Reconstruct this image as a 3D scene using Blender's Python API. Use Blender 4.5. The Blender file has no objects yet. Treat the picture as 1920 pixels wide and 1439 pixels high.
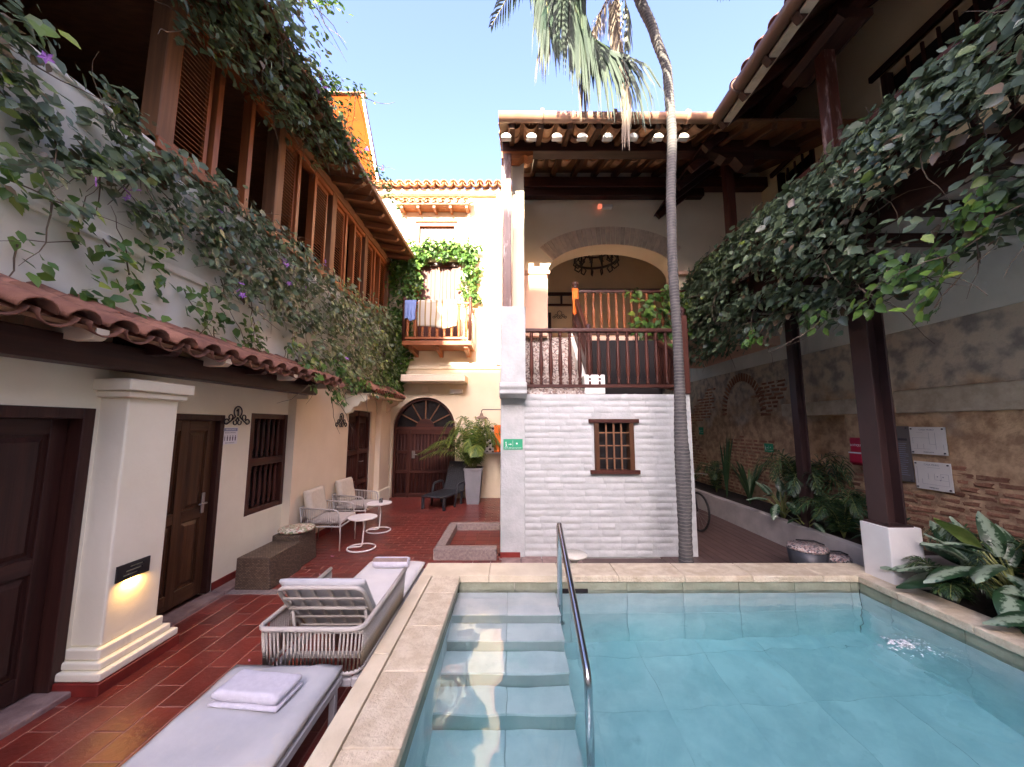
import bpy, bmesh, math, random
import numpy as np
from mathutils import Vector, Matrix, noise
R = math.radians
random.seed(7); np.random.seed(7)
sc = bpy.context.scene
C = sc.collection
# ------------------------------------------------------------------ camera, sky, sun, exposure
cd = bpy.data.cameras.new('camera'); cam = bpy.data.objects.new('camera', cd); C.objects.link(cam)
cd.sensor_width = 36; cd.lens = 36 * 693 / 1920; cd.clip_start = .05; cd.clip_end = 3000
cd.shift_x = 0.0
cam.location = (0, 0, 1.9); cam.rotation_euler = (R(90 + 6.46), 0, 0)
sc.camera = cam
SUN = Vector((.10, 1, -.42)).normalized()           # the way the light travels
w = bpy.data.worlds.new('World'); sc.world = w; w.use_nodes = True
nt = w.node_tree; bg = nt.nodes['Background']; sky = nt.nodes.new('ShaderNodeTexSky')
sky.sky_type = 'NISHITA'; sky.sun_disc = False
el = math.asin(-SUN.z); sky.sun_elevation = el; sky.sun_rotation = math.atan2(-SUN.x, -SUN.y)
sky.air_density = .8; sky.dust_density = 8.0; sky.ozone_density = 5.0
wb = nt.nodes.new('ShaderNodeMix'); wb.data_type = 'RGBA'; wb.blend_type = 'MULTIPLY'; wb.inputs[0].default_value = 1; wb.inputs[7].default_value = (1.21, .98, .97, 1)   # the camera's white balance
nt.links.new(sky.outputs[0], wb.inputs[6]); nt.links.new(wb.outputs[2], bg.inputs[0]); bg.inputs[1].default_value = .13
sl = bpy.data.lights.new('sun', 'SUN'); sl.energy = 3.8; sl.angle = R(.5); sl.color = (1, .88, .70)
so = bpy.data.objects.new('sun', sl); C.objects.link(so); so.rotation_euler = SUN.to_track_quat('-Z', 'Y').to_euler()
sc.view_settings.view_transform = 'Standard'; sc.view_settings.look = 'None'
sc.view_settings.gamma = 1; sc.view_settings.use_curve_mapping = False
sc.view_settings.exposure = 3.15
sc.cycles.use_denoising = True
sc.cycles.max_bounces = 10; sc.cycles.diffuse_bounces = 8; sc.cycles.glossy_bounces = 4
sc.cycles.transmission_bounces = 8; sc.cycles.transparent_max_bounces = 12
sc.cycles.sample_clamp_indirect = 8; sc.cycles.caustics_reflective = False; sc.cycles.caustics_refractive = True
# ------------------------------------------------------------------ materials
def mat(name, base, rough=.6, var=None, vs=3., bump=0., bs=60., metal=0., grain=None, rnd=0., stain=None, spec=.5, coat=0., attr=None, trans=0., vr=(.38, .62)):
    m = bpy.data.materials.new(name); m.use_nodes = True; N = m.node_tree.nodes; L = m.node_tree.links
    b = N['Principled BSDF']; b.inputs['Roughness'].default_value = rough; b.inputs['Metallic'].default_value = metal
    b.inputs['Specular IOR Level'].default_value = spec; b.inputs['Coat Weight'].default_value = coat
    tc = N.new('ShaderNodeTexCoord'); mp = N.new('ShaderNodeMapping'); L.new(tc.outputs['Object'], mp.inputs[0])
    if grain: mp.inputs['Scale'].default_value = grain
    oi = N.new('ShaderNodeObjectInfo')
    va = N.new('ShaderNodeVectorMath'); va.operation = 'MULTIPLY_ADD'; L.new(oi.outputs['Random'], va.inputs[0]); va.inputs[1].default_value = (17, 31, 23) if rnd else (0, 0, 0)
    L.new(mp.outputs[0], va.inputs[2]); P = va.outputs[0]
    def noi(s, d=6, r=.6):
        n = N.new('ShaderNodeTexNoise'); n.inputs['Scale'].default_value = s; n.inputs['Detail'].default_value = d; n.inputs['Roughness'].default_value = r
        L.new(P, n.inputs['Vector']); return n.outputs['Fac']
    def ramp(f, a, c):
        r = N.new('ShaderNodeMapRange'); r.inputs[1].default_value = a; r.inputs[2].default_value = c; L.new(f, r.inputs[0]); return r.outputs[0]
    def mix(f, a, c):
        x = N.new('ShaderNodeMix'); x.data_type = 'RGBA'; L.new(f, x.inputs[0])
        for i, v in ((6, a), (7, c)):
            if hasattr(v, 'links'): L.new(v, x.inputs[i])
            else: x.inputs[i].default_value = (*v, 1)
        return x.outputs[2]
    col = None
    if attr:
        at = N.new('ShaderNodeAttribute'); at.attribute_name = 'tint'; src = at.outputs['Fac'] if attr == 'tint' else oi.outputs['Random']
        cr = N.new('ShaderNodeValToRGB'); e = cr.color_ramp.elements
        for i, (p, c) in enumerate(base):
            q = e[i] if i < 2 else e.new(p); q.position = p; q.color = (*c, 1)
        L.new(src, cr.inputs[0]); col = cr.outputs[0]
        if var: col = mix(ramp(noi(vs), *vr), col, var)
    else:
        col = mix(ramp(noi(vs), *vr), base, var) if var else None
    if stain:
        sc_, th, k, s = stain                          # colour, threshold, scale stretch, noise scale
        mp2 = N.new('ShaderNodeMapping'); mp2.inputs['Scale'].default_value = k; L.new(tc.outputs['Object'], mp2.inputs[0])
        n = N.new('ShaderNodeTexNoise'); n.inputs['Scale'].default_value = s; n.inputs['Detail'].default_value = 8; n.inputs['Roughness'].default_value = .65; L.new(mp2.outputs[0], n.inputs['Vector'])
        col = mix(ramp(n.outputs['Fac'], th, th + .18), col if col is not None else base, sc_)
    if rnd:
        h = N.new('ShaderNodeHueSaturation'); r = N.new('ShaderNodeMapRange'); L.new(oi.outputs['Random'], r.inputs[0]); r.inputs[3].default_value = 1 - rnd; r.inputs[4].default_value = 1 + rnd
        L.new(r.outputs[0], h.inputs['Value'])
        if col is not None: L.new(col, h.inputs['Color'])
        else: h.inputs['Color'].default_value = (*base, 1)
        col = h.outputs[0]
    if col is not None: L.new(col, b.inputs['Base Color'])
    else: b.inputs['Base Color'].default_value = (*base, 1)
    if bump:
        bp = N.new('ShaderNodeBump'); bp.inputs['Strength'].default_value = min(1, bump); bp.inputs['Distance'].default_value = .01 * max(1, bump)
        L.new(noi(bs, 5), bp.inputs['Height']); L.new(bp.outputs[0], b.inputs['Normal'])
    if trans:
        t = N.new('ShaderNodeBsdfTranslucent'); x = N.new('ShaderNodeMixShader'); x.inputs[0].default_value = trans
        if col is not None: L.new(col, t.inputs[0])
        L.new(b.outputs[0], x.inputs[1]); L.new(t.outputs[0], x.inputs[2]); L.new(x.outputs[0], N['Material Output'].inputs[0])
    return m
M = {}
M['plaster'] = mat('white_plaster', (.88, .845, .68), .85, (.82, .78, .61), 1.3, .35, 9, stain=((.60, .56, .45), .615, (1, 1, .35), 2.2), spec=.18)
M['plaster_up'] = mat('limewash_plaster', (.83, .84, .76), .85, (.70, .715, .64), 1.1, .4, 7, stain=((.40, .42, .36), .60, (1, 1, .3), 1.5), spec=.18)
M['gallerywall'] = mat('yellow_cream_plaster', (.90, .76, .46), .85, (.86, .71, .41), 1.0, .3, 9, spec=.18)
M['cream'] = mat('cream_plaster', (.80, .70, .53), .85, (.74, .64, .47), 1.0, .3, 9, stain=((.55, .47, .34), .68, (1, 1, .4), 1.4), spec=.18)
M['sunwall'] = mat('ivory_plaster', (.76, .68, .50), .85, (.70, .62, .44), .9, .35, 8, stain=((.55, .48, .35), .67, (1, 1, .4), 1.2), spec=.18)
M['ochre'] = mat('ochre_limewash', (.19, .034, .003), .85, (.155, .026, .0025), .8, .3, 6, spec=.08, stain=((.21, .048, .006), .62, (3, 3, .25), 1.6))
M['peach'] = mat('peach_plaster', (.78, .52, .38), .85, (.72, .46, .33), 1.2, .2, 10, spec=.18)
M['brickwhite'] = mat('painted_brick', (.50, .53, .515), .7, (.42, .45, .435), 4, .6, 22, rnd=.03)
M['mortarwhite'] = mat('painted_mortar', (.48, .51, .495), .8, (.40, .43, .415), 5, .6, 30)
def wood(name, c1, c2, rough=.45, coat=0., sc_=1.):
    out = {}
    for ax, g in (('x', (.6, 14, 14)), ('y', (14, .6, 14)), ('z', (14, 14, .6))):
        out[ax] = mat(name + '_' + ax, c1, rough, c2, 1.6, .25, 4, grain=tuple(a * sc_ for a in g), rnd=.12, spec=.3, coat=coat, vr=(.3, .7))
    return out
DW = wood('dark_timber', (.026, .011, .009), (.060, .022, .016), .42)
RW = wood('red_brown_timber', (.085, .027, .016), (.040, .014, .011), .42)
GW = wood('warm_timber', (.33, .115, .038), (.19, .062, .022), .45)
BW = wood('weathered_timber', (.23, .115, .055), (.13, .065, .034), .6)
DOORW = wood('walnut_door', (.115, .052, .024), (.050, .021, .010), .38)
M['blackwood'] = mat('old_black_timber', (.030, .013, .013), .42, (.060, .022, .018), 2, .2, 5, grain=(10, 10, .5), rnd=.1, spec=.18)
M['post_worn'] = mat('worn_painted_timber', (.10, .032, .020), .4, (.055, .018, .012), 2, .5, 8, grain=(8, 8, .8), stain=((.42, .33, .29), .53, (5, 5, 1.2), 2.2))
M['tile_floor'] = mat('red_clay_tile', (.185, .030, .021), .32, (.115, .021, .016), 2.2, .35, 30, rnd=.20, spec=.5, stain=((.33, .10, .07), .64, (1, 1, 1), 3.))
M['grout'] = mat('pinkish_grout', (.40, .20, .155), .8, (.24, .11, .085), 1.5, .3, 60)
M['redskirt'] = mat('oxblood_skirting', (.22, .025, .018), .45, (.15, .02, .015), 4, .2, 20)
M['roof'] = mat('clay_roof_tile', (.30, .145, .095), .8, (.20, .095, .070), 5, .6, 40, rnd=.30, stain=((.10, .055, .045), .56, (1, 1, 1), 5), spec=.18)
M['roofpale'] = mat('pale_clay_roof_tile', (.62, .36, .20), .8, (.46, .24, .13), 5, .5, 40, rnd=.18, stain=((.20, .12, .08), .64, (1, 1, 1), 5))
M['gutter'] = mat('painted_gutter', (.42, .24, .16), .5, (.33, .18, .12), 2, .1, 20)
M['gutter_shaded'] = mat('shaded_gutter', (.17, .10, .075), .5, (.12, .07, .055), 2, .1, 20)  # same gutter finish as the front, darkened for the shaded eave
M['stone'] = mat('pitted_coral_stone', (.70, .62, .46), .72, (.57, .48, .33), 9, 1.2, 45, rnd=.08, stain=((.30, .23, .14), .60, (1, 1, 1), 34), vr=(.40, .60))
M['stone_smooth'] = mat('smooth_cream_stone', (.72, .64, .47), .6, (.62, .54, .38), 3, .4, 40, rnd=.05)
M['pooltile'] = mat('pale_pool_stone', (.82, .88, .86), .5, (.66, .75, .74), 2.6, .2, 14, rnd=.06, stain=((.55, .64, .62), .60, (1, 1, 1), 5))
M['pooljoint'] = mat('pool_joint', (.70, .76, .74), .7)
M['waterline'] = mat('stained_shaded_waterline', (.34, .36, .26), .6, (.24, .26, .18), 4, .4, 20, rnd=.12)  # algae stain plus the coping's shade, both in the colour
M['riser'] = mat('teal_riser_stone', (.42, .52, .50), .5, (.36, .45, .43), 3, .2, 14, rnd=.05)
M['poolwall'] = mat('pool_wall_stone', (.60, .66, .60), .5, (.45, .50, .42), 2.5, .3, 14, rnd=.06)
M['granite'] = mat('grey_granite', (.30, .24, .21), .7, (.20, .155, .14), 30, .4, 80)
M['threshold'] = mat('worn_pink_stone', (.32, .22, .19), .7, (.22, .14, .12), 8, .6, 30)
M['deck'] = mat('walkway_planks', (.115, .072, .060), .55, (.085, .052, .045), 3, .2, 20, rnd=.12)
M['iron'] = mat('wrought_iron', (.012, .012, .014), .45)
M['steel'] = mat('brushed_steel', (.62, .63, .64), .18, metal=1.)
M['chrome'] = mat('satin_chrome', (.55, .55, .54), .3, metal=1.)
M['steelpost'] = mat('maroon_steel', (.036, .019, .018), .40, (.052, .027, .025), 3, .05, 20)
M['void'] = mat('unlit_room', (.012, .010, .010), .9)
M['glass'] = mat('dark_pane', (.02, .02, .022), .06)
M['rope'] = mat('taupe_rope', (.40, .36, .30), .7, (.50, .46, .40), 40, .5, 160)
M['frame'] = mat('taupe_frame', (.46, .43, .385), .45)
M['bedframe'] = mat('grey_aluminium', (.42, .41, .40), .4)
M['canvas'] = mat('grey_canvas', (.52, .525, .52), .9, (.42, .43, .44), 2.2, .5, 6, stain=((.60, .56, .48), .54, (1, 1, 1), 2.5))
M['canvasw'] = mat('white_canvas', (.72, .71, .68), .9, (.66, .65, .62), 4, .35, 7)
M['cushion'] = mat('sand_cushion', (.66, .60, .48), .9, (.60, .54, .42), 20, .4, 120)
M['cushseat'] = mat('grey_cushion', (.50, .46, .41), .9, (.44, .40, .36), 20, .4, 120)
M['whitemetal'] = mat('white_enamel', (.78, .75, .71), .35)
M['towel'] = mat('white_terry', (.74, .73, .80), .95, (.68, .67, .74), 30, .9, 220)
M['towelbrown'] = mat('brown_terry', (.33, .245, .21), .95, (.28, .21, .18), 30, .9, 220)
M['blackplastic'] = mat('black_plastic', (.030, .034, .040), .42, bump=.1, bs=80)
M['pot'] = mat('grey_planter', (.24, .25, .27), .5, (.21, .22, .24), 4, .1, 30)
M['soil'] = mat('dark_soil', (.035, .024, .018), .95, (.02, .014, .01), 20, 1, 40)
M['whitepaint'] = mat('white_masonry_paint', (.80, .79, .75), .6, (.74, .73, .69), 2, .2, 15)
M['concrete'] = mat('limewashed_concrete', (.50, .47, .43), .8, (.38, .355, .325), 2.2, .5, 14, stain=((.22, .20, .18), .63, (1, 1, .5), 3))
M['bark'] = mat('stem_bark', (.10, .075, .05), .85, (.16, .12, .08), 8, .5, 40)
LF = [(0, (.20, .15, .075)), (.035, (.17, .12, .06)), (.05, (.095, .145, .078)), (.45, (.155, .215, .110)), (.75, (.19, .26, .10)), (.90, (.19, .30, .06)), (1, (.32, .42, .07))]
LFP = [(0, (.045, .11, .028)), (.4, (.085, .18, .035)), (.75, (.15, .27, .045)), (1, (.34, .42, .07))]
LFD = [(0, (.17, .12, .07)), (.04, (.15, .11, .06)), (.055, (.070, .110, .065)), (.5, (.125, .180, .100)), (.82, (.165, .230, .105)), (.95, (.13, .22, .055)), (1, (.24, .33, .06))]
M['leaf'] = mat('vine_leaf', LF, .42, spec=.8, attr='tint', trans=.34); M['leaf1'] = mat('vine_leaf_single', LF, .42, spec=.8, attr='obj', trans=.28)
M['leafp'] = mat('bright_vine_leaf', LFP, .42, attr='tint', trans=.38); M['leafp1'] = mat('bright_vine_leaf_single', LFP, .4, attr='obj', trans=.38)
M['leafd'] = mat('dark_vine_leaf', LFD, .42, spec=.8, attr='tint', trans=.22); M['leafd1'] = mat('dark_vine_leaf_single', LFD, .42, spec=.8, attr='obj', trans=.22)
M['palmleaf'] = mat('palm_leaflet', [(0, (.012, .030, .018)), (.6, (.026, .054, .030)), (.9, (.05, .075, .035)), (1, (.30, .25, .14))], .42, attr='tint', trans=.2)
M['deadleaf'] = mat('dry_leaflet', [(0, (.11, .08, .055)), (.5, (.19, .155, .11)), (1, (.28, .24, .18))], .8, attr='tint', trans=.15)
M['areca'] = mat('areca_leaflet', [(0, (.060, .120, .025)), (.6, (.14, .24, .045)), (1, (.34, .38, .08))], .45, attr='tint', trans=.35)
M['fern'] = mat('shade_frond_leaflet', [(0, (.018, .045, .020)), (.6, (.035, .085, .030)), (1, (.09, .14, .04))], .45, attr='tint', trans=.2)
M['flower'] = mat('lilac_petal', (.42, .16, .62), .6, (.55, .30, .72), 30, trans=.3)
M['pinkflower'] = mat('pink_petal', (.62, .26, .46), .6, (.7, .4, .55), 30, trans=.3)
# palm trunk: ringed grey bark
def nodes_of(m): return m.node_tree.nodes, m.node_tree.links
def trunk_mat():
    m = mat('ringed_palm_bark', (.090, .086, .082), .85, (.050, .050, .052), 9, .8, 30); N, L = nodes_of(m); b = N['Principled BSDF']
    tc = N.new('ShaderNodeTexCoord'); wv = N.new('ShaderNodeTexWave'); wv.bands_direction = 'Z'; wv.inputs['Scale'].default_value = 7.5; wv.inputs['Distortion'].default_value = 2.2; wv.inputs['Detail'].default_value = 3; wv.inputs['Detail Scale'].default_value = 2.2
    L.new(tc.outputs['Object'], wv.inputs['Vector']); mx = N.new('ShaderNodeMix'); mx.data_type = 'RGBA'; r = N.new('ShaderNodeMapRange'); r.inputs[1].default_value = .74; r.inputs[2].default_value = .97
    L.new(wv.outputs['Fac'], r.inputs[0]); L.new(r.outputs[0], mx.inputs[0]); old = b.inputs['Base Color'].links[0].from_socket; L.new(old, mx.inputs[6]); mx.inputs[7].default_value = (.14, .135, .12, 1)
    L.new(mx.outputs[2], b.inputs['Base Color']); return m
M['trunk'] = trunk_mat()
def wicker_mat():
    m = mat('brown_wicker', (.10, .068, .045), .55); N, L = nodes_of(m); b = N['Principled BSDF']
    tc = N.new('ShaderNodeTexCoord'); ck = N.new('ShaderNodeTexBrick'); ck.inputs['Scale'].default_value = 16; ck.inputs['Mortar Size'].default_value = .035; ck.inputs['Color1'].default_value = (.19, .135, .09, 1); ck.inputs['Color2'].default_value = (.10, .068, .045, 1); ck.inputs['Mortar'].default_value = (.025, .017, .012, 1)
    mp = N.new('ShaderNodeMapping'); mp.inputs['Rotation'].default_value = (.0, .0, 0); sx = N.new('ShaderNodeSeparateXYZ'); cx = N.new('ShaderNodeCombineXYZ'); ad = N.new('ShaderNodeMath'); ad.operation = 'ADD'; ad2 = N.new('ShaderNodeMath'); ad2.operation = 'MULTIPLY_ADD'; ad2.inputs[1].default_value = .35
    L.new(tc.outputs['Object'], sx.inputs[0]); L.new(sx.outputs[0], ad.inputs[0]); L.new(sx.outputs[1], ad.inputs[1]); L.new(ad.outputs[0], cx.inputs[0]); L.new(sx.outputs[1], ad2.inputs[0]); L.new(sx.outputs[2], ad2.inputs[2]); L.new(ad2.outputs[0], cx.inputs[1])
    L.new(cx.outputs[0], ck.inputs['Vector']); L.new(ck.outputs[0], b.inputs['Base Color']); bp = N.new('ShaderNodeBump'); bp.inputs['Distance'].default_value = .004; bp.inputs['Strength'].default_value = .8
    L.new(ck.outputs['Fac'], bp.inputs['Height']); bp.invert = True; L.new(bp.outputs[0], b.inputs['Normal']); return m
M['wicker'] = wicker_mat()
def mosaic_mat(name, cols, scale=45):
    m = mat(name, cols[0], .5); N, L = nodes_of(m); b = N['Principled BSDF']; tc = N.new('ShaderNodeTexCoord'); v = N.new('ShaderNodeTexVoronoi'); v.inputs['Scale'].default_value = scale; L.new(tc.outputs['Object'], v.inputs['Vector'])
    s = N.new('ShaderNodeSeparateXYZ'); L.new(v.outputs['Color'], s.inputs[0]); cr = N.new('ShaderNodeValToRGB'); cr.color_ramp.interpolation = 'CONSTANT'; e = cr.color_ramp.elements
    for i, c in enumerate(cols):
        q = e[i] if i < 2 else e.new(i / len(cols)); q.position = i / len(cols); q.color = (*c, 1)
    L.new(s.outputs[0], cr.inputs[0]); L.new(cr.outputs[0], b.inputs['Base Color']); return m
M['mosaic'] = mosaic_mat('floral_cushion_fabric', [(.62, .58, .45), (.20, .24, .12), (.66, .62, .50), (.42, .18, .14), (.50, .46, .34), (.26, .30, .17)])
M['mosaicd'] = mosaic_mat('speckled_seat_fabric', [(.42, .36, .32), (.05, .05, .06), (.36, .22, .19), (.50, .46, .42), (.08, .07, .08)], 60)
M['stairtile'] = mosaic_mat('patterned_stair_tile', [(.40, .35, .30), (.13, .10, .09), (.36, .31, .26), (.22, .15, .12), (.50, .46, .40)], 38)
def rough_wall_mat():
    m = mat('old_masonry', (.62, .44, .27), .9, (.36, .235, .145), 6.5, 1.6, 20, stain=((.15, .125, .10), .60, (1, 1, 1), 3.2), vr=(.40, .62), spec=.18); N, L = nodes_of(m); b = N['Principled BSDF']
    tc = N.new('ShaderNodeTexCoord'); s = N.new('ShaderNodeSeparateXYZ'); L.new(tc.outputs['Object'], s.inputs[0])
    # grey plaster survives in the upper part, bare brick courses below
    n = N.new('ShaderNodeTexNoise'); n.inputs['Scale'].default_value = 1.7; n.inputs['Detail'].default_value = 7; L.new(tc.outputs['Object'], n.inputs['Vector'])
    a = N.new('ShaderNodeMath'); a.operation = 'MULTIPLY_ADD'; a.inputs[1].default_value = 2.4; L.new(n.outputs['Fac'], a.inputs[0]); L.new(s.outputs[2], a.inputs[2])
    r = N.new('ShaderNodeMapRange'); r.inputs[1].default_value = 3.25; r.inputs[2].default_value = 3.7; L.new(a.outputs[0], r.inputs[0])
    n2 = N.new('ShaderNodeTexNoise'); n2.inputs['Scale'].default_value = 5; n2.inputs['Detail'].default_value = 9; L.new(tc.outputs['Object'], n2.inputs['Vector'])
    cr = N.new('ShaderNodeValToRGB'); e = cr.color_ramp.elements; e[0].position = .36; e[0].color = (.30, .27, .235, 1); e[1].position = .56; e[1].color = (.64, .55, .42, 1)
    L.new(n2.outputs['Fac'], cr.inputs[0]); mx = N.new('ShaderNodeMix'); mx.data_type = 'RGBA'; L.new(r.outputs[0], mx.inputs[0]); old = b.inputs['Base Color'].links[0].from_socket; L.new(old, mx.inputs[6]); L.new(cr.outputs[0], mx.inputs[7]); L.new(mx.outputs[2], b.inputs['Base Color'])
    return m
M['roughwall'] = rough_wall_mat()
M['oldbrick'] = mat('old_red_brick', (.36, .18, .115), .9, (.26, .13, .085), 9, .9, 50, rnd=.3, stain=((.50, .35, .21), .50, (1, 1, 1), 6), spec=.18)
def varieg_mat():
    m = mat('variegated_leaf', (.02, .05, .02), .32); N, L = nodes_of(m); b = N['Principled BSDF']; tc = N.new('ShaderNodeTexCoord'); s = N.new('ShaderNodeSeparateXYZ'); L.new(tc.outputs['Object'], s.inputs[0])
    # local x runs along the leaf (0..1), local y across
    ab = N.new('ShaderNodeMath'); ab.operation = 'ABSOLUTE'; L.new(s.outputs[1], ab.inputs[0]); n = N.new('ShaderNodeTexNoise'); n.inputs['Scale'].default_value = 14; n.inputs['Detail'].default_value = 5; L.new(tc.outputs['Object'], n.inputs['Vector'])
    a = N.new('ShaderNodeMath'); a.operation = 'MULTIPLY_ADD'; a.inputs[1].default_value = .30; L.new(n.outputs['Fac'], a.inputs[0]); L.new(ab.outputs[0], a.inputs[2])
    r = N.new('ShaderNodeMapRange'); r.inputs[1].default_value = .215; r.inputs[2].default_value = .26; L.new(a.outputs[0], r.inputs[0])
    mx = N.new('ShaderNodeMix'); mx.data_type = 'RGBA'; L.new(r.outputs[0], mx.inputs[0]); mx.inputs[6].default_value = (.24, .32, .22, 1); mx.inputs[7].default_value = (.022, .060, .024, 1); L.new(mx.outputs[2], b.inputs['Base Color']); return m
M['varieg'] = varieg_mat()
def emit(name, col, s):
    m = mat(name, col, .5); b = m.node_tree.nodes['Principled BSDF']; b.inputs['Emission Color'].default_value = (*col, 1); b.inputs['Emission Strength'].default_value = s; return m
def flat(name, col, rough=.55): return mat(name, col, rough)
M['signgreen'] = flat('sign_green', (.02, .33, .16)); M['signwhite'] = flat('sign_white', (.80, .80, .80)); M['signblue'] = flat('notice_blue_grey', (.30, .33, .45)); M['ink'] = flat('dark_print', (.05, .05, .06)); M['inkgrey'] = flat('grey_print', (.33, .33, .36))
M['red'] = flat('red_nylon', (.42, .012, .045)); M['orange'] = flat('orange_cloth', (.85, .20, .03), .9); M['bluecloth'] = flat('blue_cloth', (.22, .32, .62), .9)
M['rubber'] = flat('black_rubber', (.012, .012, .012), .7)
M['doorpink'] = mat('faded_red_door', (.115, .045, .032), .6, (.085, .030, .022), 2, .2, 6, grain=(12, 12, .6))
# ------------------------------------------------------------------ mesh helpers
class MB:
    def __init__(s): s.v = []; s.f = []
    def add(s, vs, fs):
        o = len(s.v); s.v += [tuple(p) for p in vs]; s.f += [tuple(i + o for i in f) for f in fs]; return s
    def box(s, x0, x1, y0, y1, z0, z1, mtx=None):
        vs = [(x, y, z) for z in (z0, z1) for y in (y0, y1) for x in (x0, x1)]
        if mtx: vs = [mtx @ Vector(p) for p in vs]
        return s.add(vs, [(0, 2, 3, 1), (4, 5, 7, 6), (0, 1, 5, 4), (2, 6, 7, 3), (0, 4, 6, 2), (1, 3, 7, 5)])
    def beam(s, p0, p1, wd, ht, up=(0, 0, 1)):                  # a bar from p0 to p1
        p0, p1 = Vector(p0), Vector(p1); d = (p1 - p0); L_ = d.length; d.normalize(); up = Vector(up); sd = d.cross(up)
        if sd.length < 1e-4: sd = d.cross(Vector((0, 1, 0)))
        sd.normalize(); u = sd.cross(d)
        m = Matrix((sd, d, u)).transposed().to_4x4(); m.translation = p0
        return s.box(-wd / 2, wd / 2, 0, L_, -ht / 2, ht / 2, m)
    def tube(s, pts, r, n=8, closed=False, cap=True):
        pts = [Vector(p) for p in pts]; K = len(pts); rs = r if hasattr(r, '__len__') else [r] * K; vs = []; ref = None
        for i, p in enumerate(pts):
            a = pts[(i - 1) % K] if closed or i else p; b = pts[(i + 1) % K] if closed or i < K - 1 else p
            t = (b - a).normalized()
            if ref is None: ref = t.orthogonal().normalized()
            ref = (ref - t * ref.dot(t)); ref = ref.normalized() if ref.length > 1e-5 else t.orthogonal().normalized()
            q = t.cross(ref)
            vs += [p + (ref * math.cos(k * 2 * math.pi / n) + q * math.sin(k * 2 * math.pi / n)) * rs[i] for k in range(n)]
        fs = []
        for i in range(K if closed else K - 1):
            for k in range(n):
                a = i * n + k; b = i * n + (k + 1) % n; j = ((i + 1) % K) * n
                fs.append((a, b, j + (k + 1) % n, j + k))
        if cap and not closed: fs += [tuple(range(n - 1, -1, -1)), tuple((K - 1) * n + k for k in range(n))]
        return s.add(vs, fs)
    def lathe(s, prof, n=10, c=(0, 0, 0)):                       # prof: (r, z) from the bottom up
        vs = [(c[0] + r * math.cos(k * 2 * math.pi / n), c[1] + r * math.sin(k * 2 * math.pi / n), c[2] + z) for r, z in prof for k in range(n)]
        fs = [(i * n + k, i * n + (k + 1) % n, (i + 1) * n + (k + 1) % n, (i + 1) * n + k) for i in range(len(prof) - 1) for k in range(n)]
        fs += [tuple(range(n - 1, -1, -1)), tuple((len(prof) - 1) * n + k for k in range(n))]
        return s.add(vs, fs)
    def prism(s, poly, a, b, ax='y'):                            # poly of 2-D points, extruded from a to b along ax
        mk = {'y': lambda p, t: (p[0], t, p[1]), 'x': lambda p, t: (t, p[0], p[1]), 'z': lambda p, t: (p[0], p[1], t)}[ax]; n = len(poly)
        return s.add([mk(p, a) for p in poly] + [mk(p, b) for p in poly], [tuple(range(n - 1, -1, -1)), tuple(range(n, 2 * n))] + [(i, (i + 1) % n, n + (i + 1) % n, n + i) for i in range(n)])
    def mesh(s, name, m=None, smooth=False, bev=0., seg=1, weld=False):
        me = bpy.data.meshes.new(name)
        bm = bmesh.new(); V = [bm.verts.new(p) for p in s.v]
        for f in s.f:
            try: bm.faces.new([V[i] for i in f])
            except ValueError: pass
        if weld: bmesh.ops.remove_doubles(bm, verts=bm.verts, dist=1e-4)
        bmesh.ops.recalc_face_normals(bm, faces=bm.faces)
        if bev: bmesh.ops.bevel(bm, geom=[e for e in bm.edges if len(e.link_faces) == 2 and e.calc_face_angle(0) > .5], offset=bev, segments=seg, affect='EDGES', profile=.6)
        bm.to_mesh(me); bm.free()
        if m: me.materials.append(m)
        if smooth:
            for p in me.polygons: p.use_smooth = True
        return me
    def build(s, name, m, parent=None, smooth=False, bev=0., seg=1, weld=False, **k):
        return link(name, s.mesh(name, m, smooth, bev, seg, weld), parent, **k)
def link(name, me, parent=None, loc=None, rot=None, scale=None, kind=None, label=None):
    o = bpy.data.objects.new(name, me); C.objects.link(o)
    if parent: o.parent = parent; o.matrix_parent_inverse = Matrix.Translation(-Vector(parent['base'])) if 'base' in parent.keys() else Matrix()
    if loc is not None: o.location = loc
    if rot is not None: o.rotation_euler = rot
    if scale is not None: o.scale = scale
    if kind: o['kind'] = kind
    if label: o['label'] = label
    return o
def tag(o, label, cat, group=None):
    o['label'] = label; o['category'] = cat
    if group: o['group'] = group
    return o
def thing(name, label, cat, loc=(0, 0, 0), group=None):
    o = bpy.data.objects.new(name, None); C.objects.link(o); o.location = loc; o['base'] = tuple(loc); o.empty_display_size = .1
    return tag(o, label, cat, group)
def dup(root, loc=None, rz=None, label=None, parent=None):
    c = root.copy(); C.objects.link(c)
    if parent: c.parent = parent
    if loc is not None: c.location = loc
    if rz is not None: c.rotation_euler = (0, 0, rz)
    if label: c['label'] = label
    for ch in list(root.children): dup(ch, parent=c)
    return c
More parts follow.
